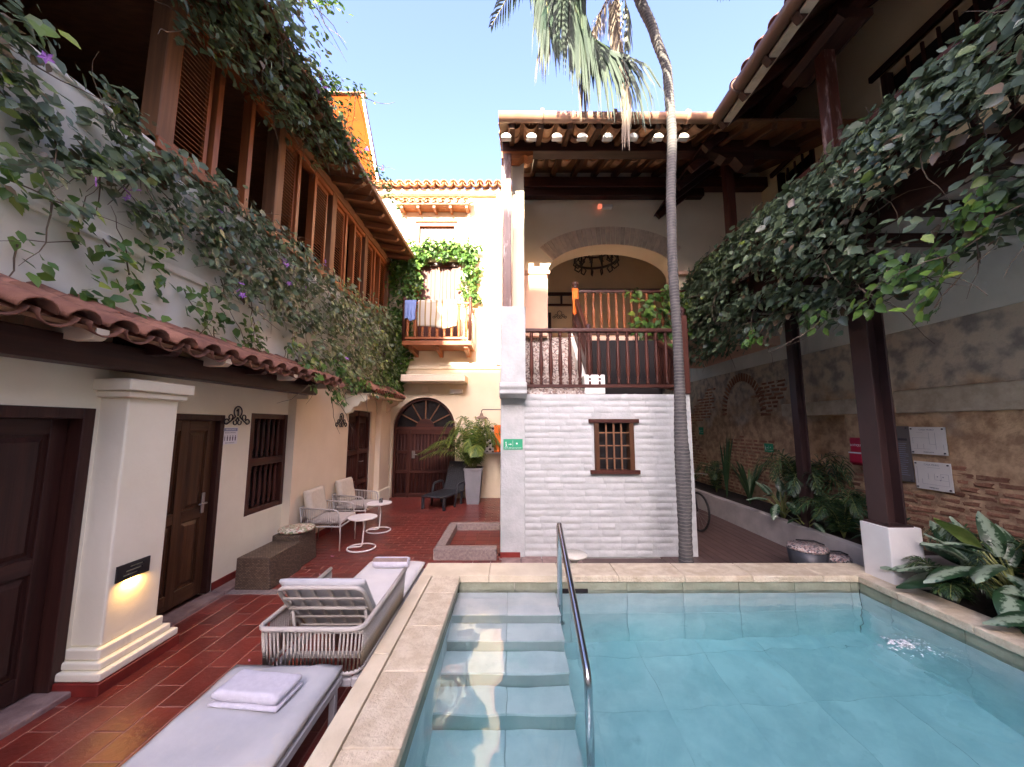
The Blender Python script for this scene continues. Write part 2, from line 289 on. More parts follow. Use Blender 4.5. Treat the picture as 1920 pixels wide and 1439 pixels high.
def wall(name, m, parent, ax, face, thick, u0, u1, z0, z1, holes=(), **k):
    """a wall in the plane ax=face, going thick behind it; holes are (u0,u1,z0,z1)"""
    us = sorted({u0, u1, *[h[0] for h in holes], *[h[1] for h in holes]}); zs = sorted({z0, z1, *[h[2] for h in holes], *[h[3] for h in holes]})
    us = [u for u in us if u0 <= u <= u1]; zs = [z for z in zs if z0 <= z <= z1]
    sol = lambda i, j: 0 <= i < len(us) - 1 and 0 <= j < len(zs) - 1 and not any(h[0] <= (us[i] + us[i + 1]) / 2 <= h[1] and h[2] <= (zs[j] + zs[j + 1]) / 2 <= h[3] for h in holes)
    P = (lambda u, d, z: (face + d, u, z)) if ax == 'x' else (lambda u, d, z: (u, face + d, z)); b = MB(); T = thick
    for i in range(len(us) - 1):
        for j in range(len(zs) - 1):
            if not sol(i, j): continue
            a, c, e, g = us[i], us[i + 1], zs[j], zs[j + 1]
            for d in (0, T): b.add([P(a, d, e), P(c, d, e), P(c, d, g), P(a, d, g)], [(0, 1, 2, 3)])
            if not sol(i - 1, j): b.add([P(a, 0, e), P(a, T, e), P(a, T, g), P(a, 0, g)], [(0, 1, 2, 3)])
            if not sol(i + 1, j): b.add([P(c, 0, e), P(c, T, e), P(c, T, g), P(c, 0, g)], [(0, 1, 2, 3)])
            if not sol(i, j - 1): b.add([P(a, 0, e), P(c, 0, e), P(c, T, e), P(a, T, e)], [(0, 1, 2, 3)])
            if not sol(i, j + 1): b.add([P(a, 0, g), P(c, 0, g), P(c, T, g), P(a, T, g)], [(0, 1, 2, 3)])
    return b.build(name, m, parent, weld=True, **k)
def arch_strip(cx, r, zs, ztop, n=20, rx=None):
    """points of a half-round opening edge from left to right"""
    rx = rx or r
    return [(cx - rx * math.cos(t * math.pi / n), zs + r * math.sin(t * math.pi / n)) for t in range(n + 1)]
def arch_wall(name, m, parent, y, thick, x0, x1, z0, z1, cx, rx, zs, r, zb=None, **k):
    """wall in plane y with an opening: jambs from zb to zs, arch of rise r above"""
    zb = z0 if zb is None else zb; b = MB(); pts = arch_strip(cx, r, zs, z1, 24, rx)
    for d in (0, thick):
        Y = y + d
        b.add([(x0, Y, z0), (cx - rx, Y, z0), (cx - rx, Y, z1), (x0, Y, z1)], [(0, 1, 2, 3)]); b.add([(cx + rx, Y, z0), (x1, Y, z0), (x1, Y, z1), (cx + rx, Y, z1)], [(0, 1, 2, 3)])
        for (a, c), (e, g) in zip(pts, pts[1:]): b.add([(a, Y, c), (e, Y, g), (e, Y, z1), (a, Y, z1)], [(0, 1, 2, 3)])
        if zb > z0: b.add([(cx - rx, Y, z0), (cx + rx, Y, z0), (cx + rx, Y, zb), (cx - rx, Y, zb)], [(0, 1, 2, 3)])
    edge = [(cx - rx, zb)] + pts + [(cx + rx, zb)]
    for (a, c), (e, g) in zip(edge, edge[1:]): b.add([(a, y, c), (e, y, g), (e, y + thick, g), (a, y + thick, c)], [(0, 1, 2, 3)])
    return b.build(name, m, parent, weld=True, **k)
TILE = None
def barrel(name, m, r0=.085, r1=.075, L_=.46, up=True, th=.012):
    b = MB(); n = 8; vs = []
    for y, r in ((0, r0), (L_, r1)):
        for rr in (r, r - th):
            for k in range(n + 1):
                a = math.pi * k / n; vs.append((rr * math.cos(a), y, rr * math.sin(a) * (.85 if up else -.85)))
    q = n + 1; fs = []
    for k in range(n):
        fs += [(k, k + 1, 2 * q + k + 1, 2 * q + k), (q + k, 3 * q + k, 3 * q + k + 1, q + k + 1), (k, q + k, q + k + 1, k + 1), (2 * q + k, 2 * q + k + 1, 3 * q + k + 1, 3 * q + k)]
    fs += [(0, 2 * q, 3 * q, q), (n, q + n, 3 * q + n, 2 * q + n)]
    b.add(vs, fs); return b.mesh(name, m, True)
def tile_rows(parent, m, origin, along, upslope, n, rows, pitch=.25, r=.085, L_=.46, jit=.01, name='roof_tile'):
    """covers and pans: origin is the eave's first corner, along the eave direction, upslope the way the tiles climb"""
    a = Vector(along).normalized(); u = Vector(upslope).normalized(); nn = a.cross(u); cov = barrel('cover_tile', m, r, r * .86, L_); pan = barrel('pan_tile', m, r * 1.05, r * .9, L_, False)
    if nn.z < 0: nn = -nn
    Mx = Matrix((a, u, nn)).transposed().to_4x4()
    for j in range(rows):
        for i in range(n):
            for k, (me, off, h) in enumerate(((cov, 0, .03), (pan, pitch / 2, .045))):
                o = link(name, me, parent); p = Vector(origin) + a * (pitch * i + off + random.uniform(-jit, jit)) + u * (j * (L_ - .07) + random.uniform(-jit, jit)) + nn * (h + j * .004)
                rm = Matrix.Rotation(random.uniform(-.04, .04), 4, 'Z') @ Matrix.Rotation(random.uniform(.0, .05), 4, 'X')
                o.matrix_basis = Matrix.Translation(p) @ Mx @ rm
def baluster_mesh(h, r, m, name='baluster', n=8):
    p = [(.8, 0), (.8, .05), (.55, .07), (.95, .10), (.55, .13), (.75, .17), (1, .28), (.95, .45), (.62, .80), (.55, .84), (.9, .87), (.55, .90), (.8, .92), (.8, 1)]
    return MB().lathe([(a * r, b * h) for a, b in p], n).mesh(name, m, True)
def cyl(m, r, p0, p1, name, parent, n=10, **k): return MB().tube([p0, p1], r, n).build(name, m, parent, smooth=True, **k)
# ================================================================== ground, floors, pool
def struct(o): o['kind'] = 'structure'; return o
PX0, PX1, PY0, PY1, CZ, WZ = -.57, 3.72, .25, 4.18, .30, .15     # pool basin, coping top, water level
b = MB()
for x0, x1, y0, y1 in ((-60, PX0 - .3, -60, 60), (PX1 + .3, 60, -60, 60), (PX0 - .3, PX1 + .3, -60, PY0 - .3), (PX0 - .3, PX1 + .3, PY1 + .3, 60)):
    b.add([(x0, y0, -.02), (x1, y0, -.02), (x1, y1, -.02), (x0, y1, -.02)], [(0, 1, 2, 3)])
struct(b.build('ground', M['concrete']))
fl = struct(MB().box(-3.6, -.7, -3, 10.2, -.03, -.0006).build('terracotta_floor', M['grout']))
# near paving: long tiles laid towards the far wall; far paving: small bricks laid across
tb = MB().box(0, .1955, 0, .4095, 0, .012).mesh('tile', M['tile_floor'], bev=.003)
nt_ = 0
for i in range(11):
    for j in range(13):
        y = .25 + j * .416 + (.208 if i % 2 else 0) - .416
        if y > 4.55 - .3: continue
        o = link('tile', tb, fl, (-3.22 + i * .202, y, -.010 + random.uniform(-.0012, .0012)), (random.uniform(-.002, .002), random.uniform(-.002, .002), random.uniform(-.003, .003))); nt_ += 1
tb2 = MB().box(0, .240, 0, .110, 0, .012).mesh('tile', M['tile_floor'], bev=.0025); far = MB(); n2 = 0
for j in range(47):
    for i in range(13):
        x = -3.42 + i * .25 + (.125 if j % 2 else 0); y = 4.56 + j * .12
        if y > 10 or (x > -.95 and y > 10): continue
        if n2 < 290 - nt_ and x > -3.3: link('tile', tb2, fl, (x, y, -.0112 + random.uniform(-.0003, .0003)), (random.uniform(-.001, .001), 0, random.uniform(-.004, .004))); n2 += 1
        else:
            z = random.uniform(-.0003, .0003); far.box(x + .001, x + .241, y, y + .110, -.009, .0009 + z)
far.build('small_tile', M['tile_floor'], fl, bev=.0012, kind='stuff')
# worn stone strip where the two pavings meet, and the step along the room wall
g = struct(MB().box(-3.25, -1.75, 4.42, 4.555, -.02, .006).build('stone_strip', M['granite'], bev=.004))
tst = struct(MB().box(-3.44, -3.25, 1.0, 5.62, -.03, -.012).build('door_step', M['grout']))
y = 1.0
while y < 5.6:
    l = random.uniform(.5, .85); y1 = min(y + l, 5.62)
    MB().box(-3.44, (-3.235 if y > 2.9 else -3.10) + random.uniform(-.012, .012), y + .004, y1 - .004, -.02, .035 + random.uniform(-.004, .004)).build('stone', M['threshold'], tst, bev=.012, seg=2); y = y1
# wooden walkway on the right
dk = struct(MB().box(2.2, 4.6, 4.4, 14.0, -.03, -.008).build('walkway', M['void']))
pl = MB().box(0, .117, 0, 9.5, 0, .02).mesh('plank', M['deck'], bev=.004)
for i in range(19): link('plank', pl, dk, (2.15 + i * .121, 4.5, -.012 + random.uniform(-.001, .001)))
for i in range(6):                                            # cross boards between the pool and the white building
    MB().box(-.15, 4.55, 4.58 + i * .16, 4.58 + i * .16 + .154, -.018, .004 + random.uniform(-.001, .001)).build('plank', M['deck'], dk, bev=.004)
for i, (a, c) in enumerate(((-.15, .12), (.13, .42), (.43, .66), (.67, .98))):
    MB().box(a, c, 5.36, 5.60, .0, .016).build('paving_stone', M['threshold'], dk, bev=.006)
# pool basin
pool = struct(MB().box(PX0 - .02, PX1 + .02, PY0 - .02, PY1 + .02, -1.02, -.985).build('swimming_pool', M['pooljoint']))
fl_s = .62; cnt = 0
nx = int(math.ceil((PX1 - PX0) / fl_s)); ny = int(math.ceil((PY1 - PY0) / fl_s))
for i in range(nx):
    for j in range(ny):
        x0 = PX0 + i * fl_s; y0 = PY0 + j * fl_s; x1 = min(x0 + fl_s - .002, PX1); y1 = min(y0 + fl_s - .003, PY1)
        if x1 - x0 > .05 and y1 - y0 > .05: MB().box(x0, x1, y0, y1, -.984, -.965 + random.uniform(-.001, .001)).build('floor_tile', M['pooltile'], pool)
def pool_face(ax, at, thick, a, c):                             # facing stones of one basin side
    u = a; k = 0
    while u < c - .05:
        v = min(u + .60, c)
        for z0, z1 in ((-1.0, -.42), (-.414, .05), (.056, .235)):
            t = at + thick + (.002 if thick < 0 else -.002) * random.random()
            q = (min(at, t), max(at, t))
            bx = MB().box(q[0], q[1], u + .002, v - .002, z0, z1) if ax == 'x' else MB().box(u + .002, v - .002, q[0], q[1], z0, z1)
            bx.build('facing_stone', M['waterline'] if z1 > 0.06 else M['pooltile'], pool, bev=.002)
        u = v
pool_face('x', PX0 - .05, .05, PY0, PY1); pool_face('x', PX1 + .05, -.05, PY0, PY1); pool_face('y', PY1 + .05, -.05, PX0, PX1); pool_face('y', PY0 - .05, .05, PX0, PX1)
sh = MB()
for x0, x1, y0, y1 in ((-.96, PX0 - .055, PY0 - .36, PY1 + .36), (PX1 + .055, 4.0, PY0 - .36, PY1 + .36), (PX0 - .055, PX1 + .055, PY1 + .055, PY1 + .36), (PX0 - .055, PX1 + .055, PY0 - .36, PY0 - .055)): sh.box(x0, x1, y0, y1, -1.05, .23)
sh.build('shell', M['concrete'], pool)
# steps, six treads
for k in range(6):
    z = .085 - .17 * k; y1 = PY1 if k == 0 else 3.72 - .27 * (k - 1); y0 = 3.72 - .27 * k
    for x0, x1 in ((PX0, -.05), (-.046, .46)):
        MB().box(x0, x1 + (.0), y0, y1 + .0, z - .03, z).build('step_tread', M['pooltile'], pool, bev=.004)
    MB().box(PX0, .455, y0 + .012, y1 + .012 if k else y1, -.985, z - .031).build('step_riser', M['riser'], pool)
# coping stones: inner pitted slabs and an outer smooth strip
def slab(x0, x1, y0, y1, m='stone', z=CZ): MB().box(x0 + .0025, x1 - .0025, y0 + .0025, y1 - .0025, z - .07, z + random.uniform(-.0015, .0015)).build('coping_stone', M[m], pool, bev=.012 if m == 'stone' else .006, seg=3)
y = PY0 - .3
while y < PY1 - .02:
    l = random.uniform(.48, .60); y1 = y + l
    if PY1 - y1 < .25: y1 = PY1
    slab(PX0 - .285, PX0 + .018, y, y1); slab(PX1 - .018, PX1 + .30, y, y1); y = y1
y = PY0 - .3
while y < PY1:
    y1 = y + .95
    if PY1 - y1 < .5: y1 = PY1
    slab(-.985, PX0 - .29, y, y1, 'stone_smooth', CZ + .003); y = y1
x = -.985
while x < PX1 + .28:
    x1 = x + random.uniform(.62, .78)
    if PX1 + .3 - x1 < .35: x1 = PX1 + .3
    slab(x, x1, PY1 - .018, PY1 + .36, 'stone_smooth' if x < .35 else 'stone'); x = x1
MB().box(.52, .80, PY1 - .066, PY1 - .0525, .14, .185).build('skimmer_slot', M['void'], pool)
# water: one closed body, its sides sunk into the basin walls
def water():
    n, m_ = 150, 140; b = MB(); X0, X1, Y0, Y1 = PX0 - .02, PX1 + .02, PY0 - .02, PY1 + .02; vs = []
    for j in range(m_ + 1):
        for i in range(n + 1):
            x = X0 + (X1 - X0) * i / n; y = Y0 + (Y1 - Y0) * j / m_
            r = math.hypot(x - 3.2, y - 3.15)                     # an inlet jet wells up near the right side
            jet = math.exp(-(r / .16) ** 2) * .035 * (.5 + noise.noise((x * 30, y * 30, 5))) + math.exp(-(r / .8) ** 2) * .004 * noise.noise((x * 16, y * 22, 3))
            z = WZ + .0034 * noise.noise((x * 2.2, y * 1.7, 0)) + (.0042) * noise.noise((x * 4.6, y * 3.6, 1)) + .0011 * noise.noise((x * 13, y * 9, 2)) + jet
            vs.append((x, y, z))
    fs = [(j * (n + 1) + i, j * (n + 1) + i + 1, (j + 1) * (n + 1) + i + 1, (j + 1) * (n + 1) + i) for j in range(m_) for i in range(n)]
    rim = [i for i in range(n + 1)] + [(j) * (n + 1) + n for j in range(1, m_ + 1)] + [m_ * (n + 1) + i for i in range(n - 1, -1, -1)] + [j * (n + 1) for j in range(m_ - 1, 0, -1)]
    o = len(vs); vs += [(vs[i][0], vs[i][1], -1.01) for i in rim]; K = len(rim)
    fs += [(rim[i], o + i, o + (i + 1) % K, rim[(i + 1) % K]) for i in range(K)] + [tuple(o + i for i in range(K))[::-1]]
    b.add(vs, fs); m = bpy.data.materials.new('pool_water'); m.use_nodes = True; N, L = nodes_of(m); N.remove(N['Principled BSDF'])
    gl = N.new('ShaderNodeBsdfGlass'); gl.inputs['IOR'].default_value = 1.333; gl.inputs['Roughness'].default_value = 0; gl.inputs['Color'].default_value = (1, 1, 1, 1)
    va = N.new('ShaderNodeVolumeAbsorption'); va.inputs['Color'].default_value = (.24, .80, .86, 1); va.inputs['Density'].default_value = .46
    L.new(gl.outputs[0], N['Material Output'].inputs[0]); L.new(va.outputs[0], N['Material Output'].inputs[1]); return b.build('water', m, smooth=True)
struct(water())
# pool handrail
hr = thing('pool_handrail', 'bent stainless steel handrail rising out of the pool steps', 'handrail', (.47, 3.1, -.1))
X = .475
def bendpts(p, q, r, n=6):                                          # fillet a polyline corner list
    out = [Vector(p[0])]
    for i in range(1, len(p) - 1):
        a, c, d = Vector(p[i - 1]), Vector(p[i]), Vector(p[i + 1]); u = (a - c).normalized(); v = (d - c).normalized(); s = c + u * r; e = c + v * r
        for k in range(n + 1):
            t = k / n; out.append(s * (1 - t) ** 2 + c * 2 * t * (1 - t) + e * t * t)
    return out + [Vector(p[-1])]
MB().tube(bendpts([(X, 3.88, -.25), (X, 3.88, .93), (X, 2.50, .34), (X, 2.46, -.76)], 0, .07), .0255, 14).build('rail', M['steel'], hr, smooth=True)
for y, z in ((2.46, -.765), (3.88, -.255)): MB().lathe([(.05, 0), (.05, .012), (.035, .022), (.024, .024)], 18, (X, y, z)).build('flange', M['steel'], hr, smooth=True)
# raised stone basin edge on the terrace
kb = thing('stone_basin', 'low rectangular stone kerb around a clay tiled basin', 'basin', (-.6, 6.1, 0))
for q in ((-1.12, -.22, 5.48, 5.66), (-1.12, -.22, 6.85, 6.98), (-1.12, -.98, 5.662, 6.848)): MB().box(*q, -.01, .15).build('kerb', M['granite'], kb, bev=.008, seg=2)
MB().box(-.98, -.2, 5.66, 6.85, -.004, .03).build('basin_bed', M['grout'], kb)
for i in range(4):
    for j in range(6): MB().box(-.975 + i * .2, -.975 + i * .2 + .194, 5.665 + j * .198, 5.665 + j * .198 + .192, .03, .04 + random.uniform(-.001, .001)).build('tile', M['tile_floor'], kb)
# ================================================================== left wing
W = -3.42
lb = thing('left_wing', 'long two storey wing with whitewashed walls, tiled eave and shuttered wooden gallery', 'building', (W, 5, 0))
N_ = -3.25
wall('near_wall', M['plaster'], lb, 'x', N_, -.3, -4, 2.95, 0, 2.75, [(1.62, 2.89, 0, 2.03)])
wall('wall', M['plaster'], lb, 'x', W, -.3, 2.955, 5.66, 0, 2.75, [(3.5, 4.42, 0, 2.02), (4.87, 5.68, .74, 2.06)])
wall('forward_wall', M['cream'], lb, 'x', -3.30, -.25, 5.66, 10, 0, 2.75, [(7.50, 8.72, 0, 2.22)])
MB().box(W - .25, W, -4, 10, 2.75, 4.53).build('upper_wall', M['plaster_up'], lb)
MB().box(W - .28, W + .03, -4, 3.24, 4.53, 4.57).build('parapet_cap', M['plaster_up'], lb, bev=.008)
MB().box(W, W + .035, -4, 5.9, 3.42, 3.50).build('string_course', M['plaster_up'], lb, bev=.02, seg=2)
MB().box(W, W + .014, 4.43, 5.66, .035, .12).build('skirting', M['redskirt'], lb, bev=.003)
MB().box(-3.30, -3.285, 5.655, 7.49, .0, .10).build('skirting', M['redskirt'], lb, bev=.003)
# interior: dark upper gallery and rooms
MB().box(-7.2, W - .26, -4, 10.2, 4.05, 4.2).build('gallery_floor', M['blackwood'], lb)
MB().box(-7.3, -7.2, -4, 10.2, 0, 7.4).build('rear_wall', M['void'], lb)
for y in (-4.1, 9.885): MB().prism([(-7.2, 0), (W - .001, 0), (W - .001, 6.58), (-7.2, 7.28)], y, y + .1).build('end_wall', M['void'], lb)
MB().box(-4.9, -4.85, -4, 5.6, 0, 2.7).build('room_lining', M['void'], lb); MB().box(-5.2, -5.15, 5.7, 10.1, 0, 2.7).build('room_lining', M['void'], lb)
def panel_door(par, x, y0, y1, z0, z1, wd, rows, cols=2, handle=None, fr=.07, dep=.09, label=None):
    d = MB().box(x - dep - .03, x - dep, y0 + fr, y1 - fr, z0 + .01, z1 - fr).build('door', wd['z'], par, label=label)
    for q in ((y0, y0 + fr, z0, z1), (y1 - fr, y1, z0, z1), (y0 + fr, y1 - fr, z1 - fr, z1)): MB().box(x - .16, x + .008, *q).build('door_frame', DW['z'], d, bev=.004)
    # stiles and rails around raised panels
    a, c, e, g = y0 + fr + .004, y1 - fr - .004, z0 + .015, z1 - fr - .004; st = .10
    for k in range(cols + 1):
        yy = a + (c - a - st) * k / cols; MB().box(x - dep, x - dep + .022, yy, yy + st, e, g).build('stile', wd['z'], d, bev=.003)
    zs = [e] + [e + (g - e) * r for r in rows] + [g]
    for k, zz in enumerate(zs):
        h = .15 if k == 0 else .11; z_ = zz if k == 0 else (zz - h if k == len(zs) - 1 else zz - h / 2)
        for j in range(cols):
            ya = a + (c - a - st) * j / cols + st; yb = a + (c - a - st) * (j + 1) / cols; MB().box(x - dep, x - dep + .0205, ya, yb, z_, z_ + h).build('rail', wd['y'], d, bev=.003)
    for k in range(len(zs) - 1):
        za = zs[k] + (.15 if k == 0 else .055) + .02; zb = zs[k + 1] - (.11 if k == len(zs) - 2 else .055) - .02
        for j in range(cols):
            ya = a + (c - a - st) * j / cols + st + .02; yb = a + (c - a - st) * (j + 1) / cols - .02
            m = MB(); q = .035; X0 = x - dep; m.add([(X0, ya, za), (X0, yb, za), (X0, yb, zb), (X0, ya, zb), (X0 + .018, ya + q, za + q), (X0 + .018, yb - q, za + q), (X0 + .018, yb - q, zb - q), (X0 + .018, ya + q, zb - q)], [(4, 5, 6, 7), (0, 1, 5, 4), (1, 2, 6, 5), (2, 3, 7, 6), (3, 0, 4, 7)])
            m.build('panel', wd['z'], d)
    if handle:
        h = MB().box(x - dep + .02, x - dep + .035, handle - .02, handle + .02, .93, 1.15).build('lock_plate', M['chrome'], d, bev=.003)
        MB().tube([(x - dep + .03, handle, 1.04), (x - dep + .075, handle, 1.04), (x - dep + .08, handle - .11, 1.04)], .009, 8).build('handle', M['chrome'], d, smooth=True)
    return d
panel_door(lb, N_, 1.62, 2.89, .035, 2.03, DW, [.46], 2, None, .08, .12, 'very dark double panelled door behind the column')
panel_door(lb, W, 3.5, 4.42, .035, 2.02, DOORW, [.47], 2, 4.26, .065, .07, 'walnut brown panelled door with steel lever handle')
def baluster_window(par, x, y0, y1, z0, z1, n, mid=None, fw=.07):
    f = MB().box(x - .24, x - .22, y0, y1, z0, z1).build('window', M['void'], par)
    for q in ((y0, y0 + fw, z0, z1), (y1 - fw, y1, z0, z1)): MB().box(x - .13, x + .004, *q).build('frame', RW['z'], f, bev=.004)
    for z in (z0, z1 - fw) + ((mid,) if mid else ()): MB().box(x - .125, x - .004, y0 + fw, y1 - fw, z, z + (fw if z != mid else .10)).build('frame', RW['y'], f, bev=.004)
    zs = [(z0 + fw, mid or z1 - fw)] + ([(mid + .10, z1 - fw)] if mid else [])
    for a, c in zs:
        me = baluster_mesh(c - a, .026, RW['z'])
        for k in range(n): link('baluster', me, f, (x - .06, y0 + fw + (y1 - y0 - 2 * fw) * (k + .5) / n, a))
    return f
baluster_window(lb, W, 4.87, 5.66, .74, 2.06, 6, 1.36)
# far plank door
d3 = MB().box(-3.44, -3.40, 7.5, 8.72, 0, 2.22).build('plank_door', RW['z'], lb, label='dark plank door with turned bars near the far corner')
for y in (7.5, 8.08, 8.64): MB().box(-3.40, -3.33, y, y + .08, 0, 2.2).build('stile', RW['z'], d3, bev=.004)
for z in (.0, .62, 1.28, 2.1):
    for a, c in ((7.58, 8.08), (8.16, 8.64)): MB().box(-3.40, -3.345, a, c, z, z + .10).build('rail', RW['y'], d3, bev=.003)
me = baluster_mesh(.5, .02, RW['z'])
for a in (7.66, 7.75, 7.84, 7.93, 8.02, 8.24, 8.33, 8.42, 8.51):
    for z in (.11, .75, 1.40): link('bar', me, d3, (-3.38, a, z), scale=(1, 1, 1.0 if z < .7 else 1.1))
MB().tube([(-3.34, 8.2, 1.12), (-3.29, 8.2, 1.12), (-3.285, 8.3, 1.12)], .009, 8).build('handle', M['chrome'], d3, smooth=True)
# pilaster before the corner, with a stepped foot, and the hanging bracket at the small eave
MB().box(-3.3, -3.17, 9.0, 9.72, 0, 2.5).build('pilaster', M['cream'], lb, bev=.01)
MB().box(-3.3, -3.13, 8.96, 9.72, 0, .35).build('pilaster_foot', M['plaster'], lb, bev=.03, seg=2)
MB().prism([(-3.3, 2.5), (-2.86, 2.5), (-2.86, 2.42), (-2.93, 2.36), (-2.99, 2.38), (-3.05, 2.28), (-3.13, 2.27), (-3.18, 2.16), (-3.3, 2.12)], 7.3, 7.42).build('eave_bracket', M['plaster'], lb)
MB().prism([(-3.3, 2.5), (-2.9, 2.5), (-2.9, 2.42), (-3.05, 2.36), (-3.1, 2.25), (-3.3, 2.12)], 9.3, 9.4).build('eave_bracket', M['cream'], lb)
MB().box(-3.3, -2.8, 7.3, 9.5, 2.5, 2.54).build('small_eave_board', M['cream'], lb)
tile_rows(lb, M['roof'], (-2.74, 7.34, 2.56), (0, 1, 0), (-.42, 0, .25), 12, 1, .18, .07, .46)
# column with capital and stepped plinth
cl = MB().box(W, -3.03, 2.92, 3.36, .28, 2.12).build('column', M['plaster'], lb, bev=.018, seg=3)
for q, n_ in (((W, -2.985, 2.88, 3.405, 2.12, 2.17), 'capital'), ((W, -2.955, 2.85, 3.435, 2.172, 2.265), 'capital'), ((W, -3.0, 2.89, 3.39, .20, .278), 'plinth'), ((W, -2.965, 2.87, 3.43, .145, .198), 'plinth'), ((W, -2.93, 2.84, 3.47, .085, .143), 'plinth')): MB().box(*q).build(n_, M['plaster'], cl, bev=.016, seg=3)
MB().box(W, -2.92, 2.83, 3.48, -.01, .083).build('plinth', M['redskirt'], cl, bev=.006)
# recessed step light: plate with three slots, warm light thrown on to the wall below
sp = MB(); X0, X1 = -3.03, -3.018
LY0, LY1, LZ0, LZ1 = 2.97, 3.23, .70, .82
zs = [(LZ0, LZ0 + .026), (LZ0 + .038, LZ0 + .054), (LZ0 + .066, LZ0 + .082), (LZ0 + .094, LZ1)]
for a, c in zs: sp.box(X0, X1, LY0, LY1, a, c)
for a, c, e, g in ((zs[0][1], zs[1][0], LY0 + .05, LY1 - .09), (zs[1][1], zs[2][0], LY0 + .07, LY1 - .06), (zs[2][1], zs[3][0], LY0 + .10, LY1 - .05)): sp.box(X0, X1, LY0, e, a, c); sp.box(X0, X1, g, LY1, a, c)
stl = thing('step_light', 'lit brown slotted step light low on the white column', 'lamp', (-3.02, 3.1, .76))
sp.build('cover_plate', M['iron'], stl)
MB().box(-3.0325, -3.0305, LY0 + .01, LY1 - .01, LZ0 + .01, LZ1 - .01).build('lamp_glass', emit('warm_lamp', (1, .55, .13), .9), stl)
al = bpy.data.lights.new('step_lamp', 'AREA'); al.shape = 'RECTANGLE'; al.size = .11; al.size_y = .015; al.energy = .28; al.color = (1, .52, .12)
ao = bpy.data.objects.new('step_lamp', al); C.objects.link(ao); ao.location = (-3.006, 3.1, .69); ao.rotation_euler = (0, R(18), R(90)); ao.rotation_euler = Vector((-.32, 0, -1)).to_track_quat('-Z', 'Y').to_euler(); ao.parent = stl; ao.matrix_parent_inverse = Matrix.Translation(-Vector((-3.02, 3.1, .76)))
# timber lintel beam and tiled eave
bm_ = MB().beam((-3.06, -2, 2.37), (-3.06, 5.62, 2.45), .17, .19).build('lintel_beam', M['blackwood'], lb, bev=.012, seg=2)
bm_.data.materials[0] = DW['y']
for k in range(12): y = -.4 + k * .56; MB().prism([(-3.4, 2.47), (-2.80, 2.47), (-2.76, 2.50), (-2.76, 2.545), (-3.4, 2.66)], y, y + .08).build('rafter', M['cream'] if k % 2 else DW['x'], lb)
MB().prism([(-3.42, 2.68), (-2.77, 2.52), (-2.76, 2.545), (-3.42, 2.72)], -2, 5.86).build('eave_board', BW['y'], lb)
MB().box(-3.42, -3.10, 5.62, 5.66, 2.3, 2.7).build('eave_end', M['cream'], lb)
tile_rows(lb, M['roof'], (-2.74, -.2, 2.53), (0, 1, 0), (-.62, 0, .24), 25, 2, .25, .10, .46)
# ---- gallery windows
Z0, Z1 = 4.66, 6.32
MB().box(W - .20, W + .05, 3.24, 9.95, 4.54, 4.66).build('gallery_sill', GW['y'], lb, bev=.006)
MB().box(W - .18, W + .04, 3.24, 9.95, Z1, Z1 + .16).build('gallery_head_beam', BW['y'], lb, bev=.008)
MB().box(W - .13, W + .012, 3.44, 9.95, Z1 - .08, Z1 - .002).build('head_rail', GW['y'], lb, bev=.005)
MB().box(W - .18, W + .04, -4, 3.24, 6.32, 6.5).build('gallery_head_beam', DW['y'], lb)
for y in (3.24, 4.96, 6.58, 8.14, 9.74): MB().box(W - .16, W + .025, y, y + .17, Z0 if y > 3.3 else 4.2, Z1 + (.0)).build('gallery_post', BW['z'], lb, bev=.008)
slat = MB().beam((0, 0, 0), (0, 1, 0), .045, .007).mesh('slat', GW['y'])
DGW = GW
def shutter(y0, y1, n=27):
    f = MB(); s = .045
    f.box(W - .07, W - .03, y0, y0 + s, Z0 + .01, Z1 - .09); f.box(W - .07, W - .03, y1 - s, y1, Z0 + .01, Z1 - .09)
    f.box(W - .069, W - .031, y0 + s, y1 - s, Z0 + .01, Z0 + .09); f.box(W - .069, W - .031, y0 + s, y1 - s, Z1 - .16, Z1 - .09)
    o = f.build('shutter', GW['z'], lb)
    for k in range(n): link('slat', slat, o, (W - .05, y0 + s, Z0 + .11 + (Z1 - Z0 - .30) * k / (n - 1)), (0, R(38), 0), (1, y1 - y0 - 2 * s, 1))
for a, c in ((3.42, 3.86), (5.14, 5.50), (6.06, 6.50), (6.78, 7.20), (7.66, 8.08), (8.34, 8.74), (9.2, 9.66)): shutter(a, c)
for y in (3.90, 4.42, 5.50, 5.98, 7.2, 7.6, 8.78, 9.14): MB().box(W - .11, W + .005, y, y + .075, Z0, Z1 - .08).build('mullion', GW['z'], lb, bev=.004)
# roof edge: rafters, boards, gutter, slope
for k in range(20):
    y = .2 + k * .52; MB().prism([(W - .1, 6.46), (-2.86, 6.36), (-2.80, 6.38), (-2.76, 6.43), (-2.80, 6.465), (W - .1, 6.58)], y, y + .09).build('rafter', BW['x'], lb)
MB().prism([(-7.2, 7.30), (-2.72, 6.47), (-2.70, 6.50), (-7.2, 7.34)], -4, 9.95).build('roof_boards', BW['x'], lb)
MB().beam((-2.71, -4, 6.50), (-2.71, 9.9, 6.50), .05, .10).build('eave_trim', BW['y'], lb, bev=.01)
MB().prism([(-7.2, 7.45), (-3.0, 6.66), (-3.0, 6.60), (-7.2, 7.36)], -4, 9.95).build('roof_slope', M['roof'], lb)
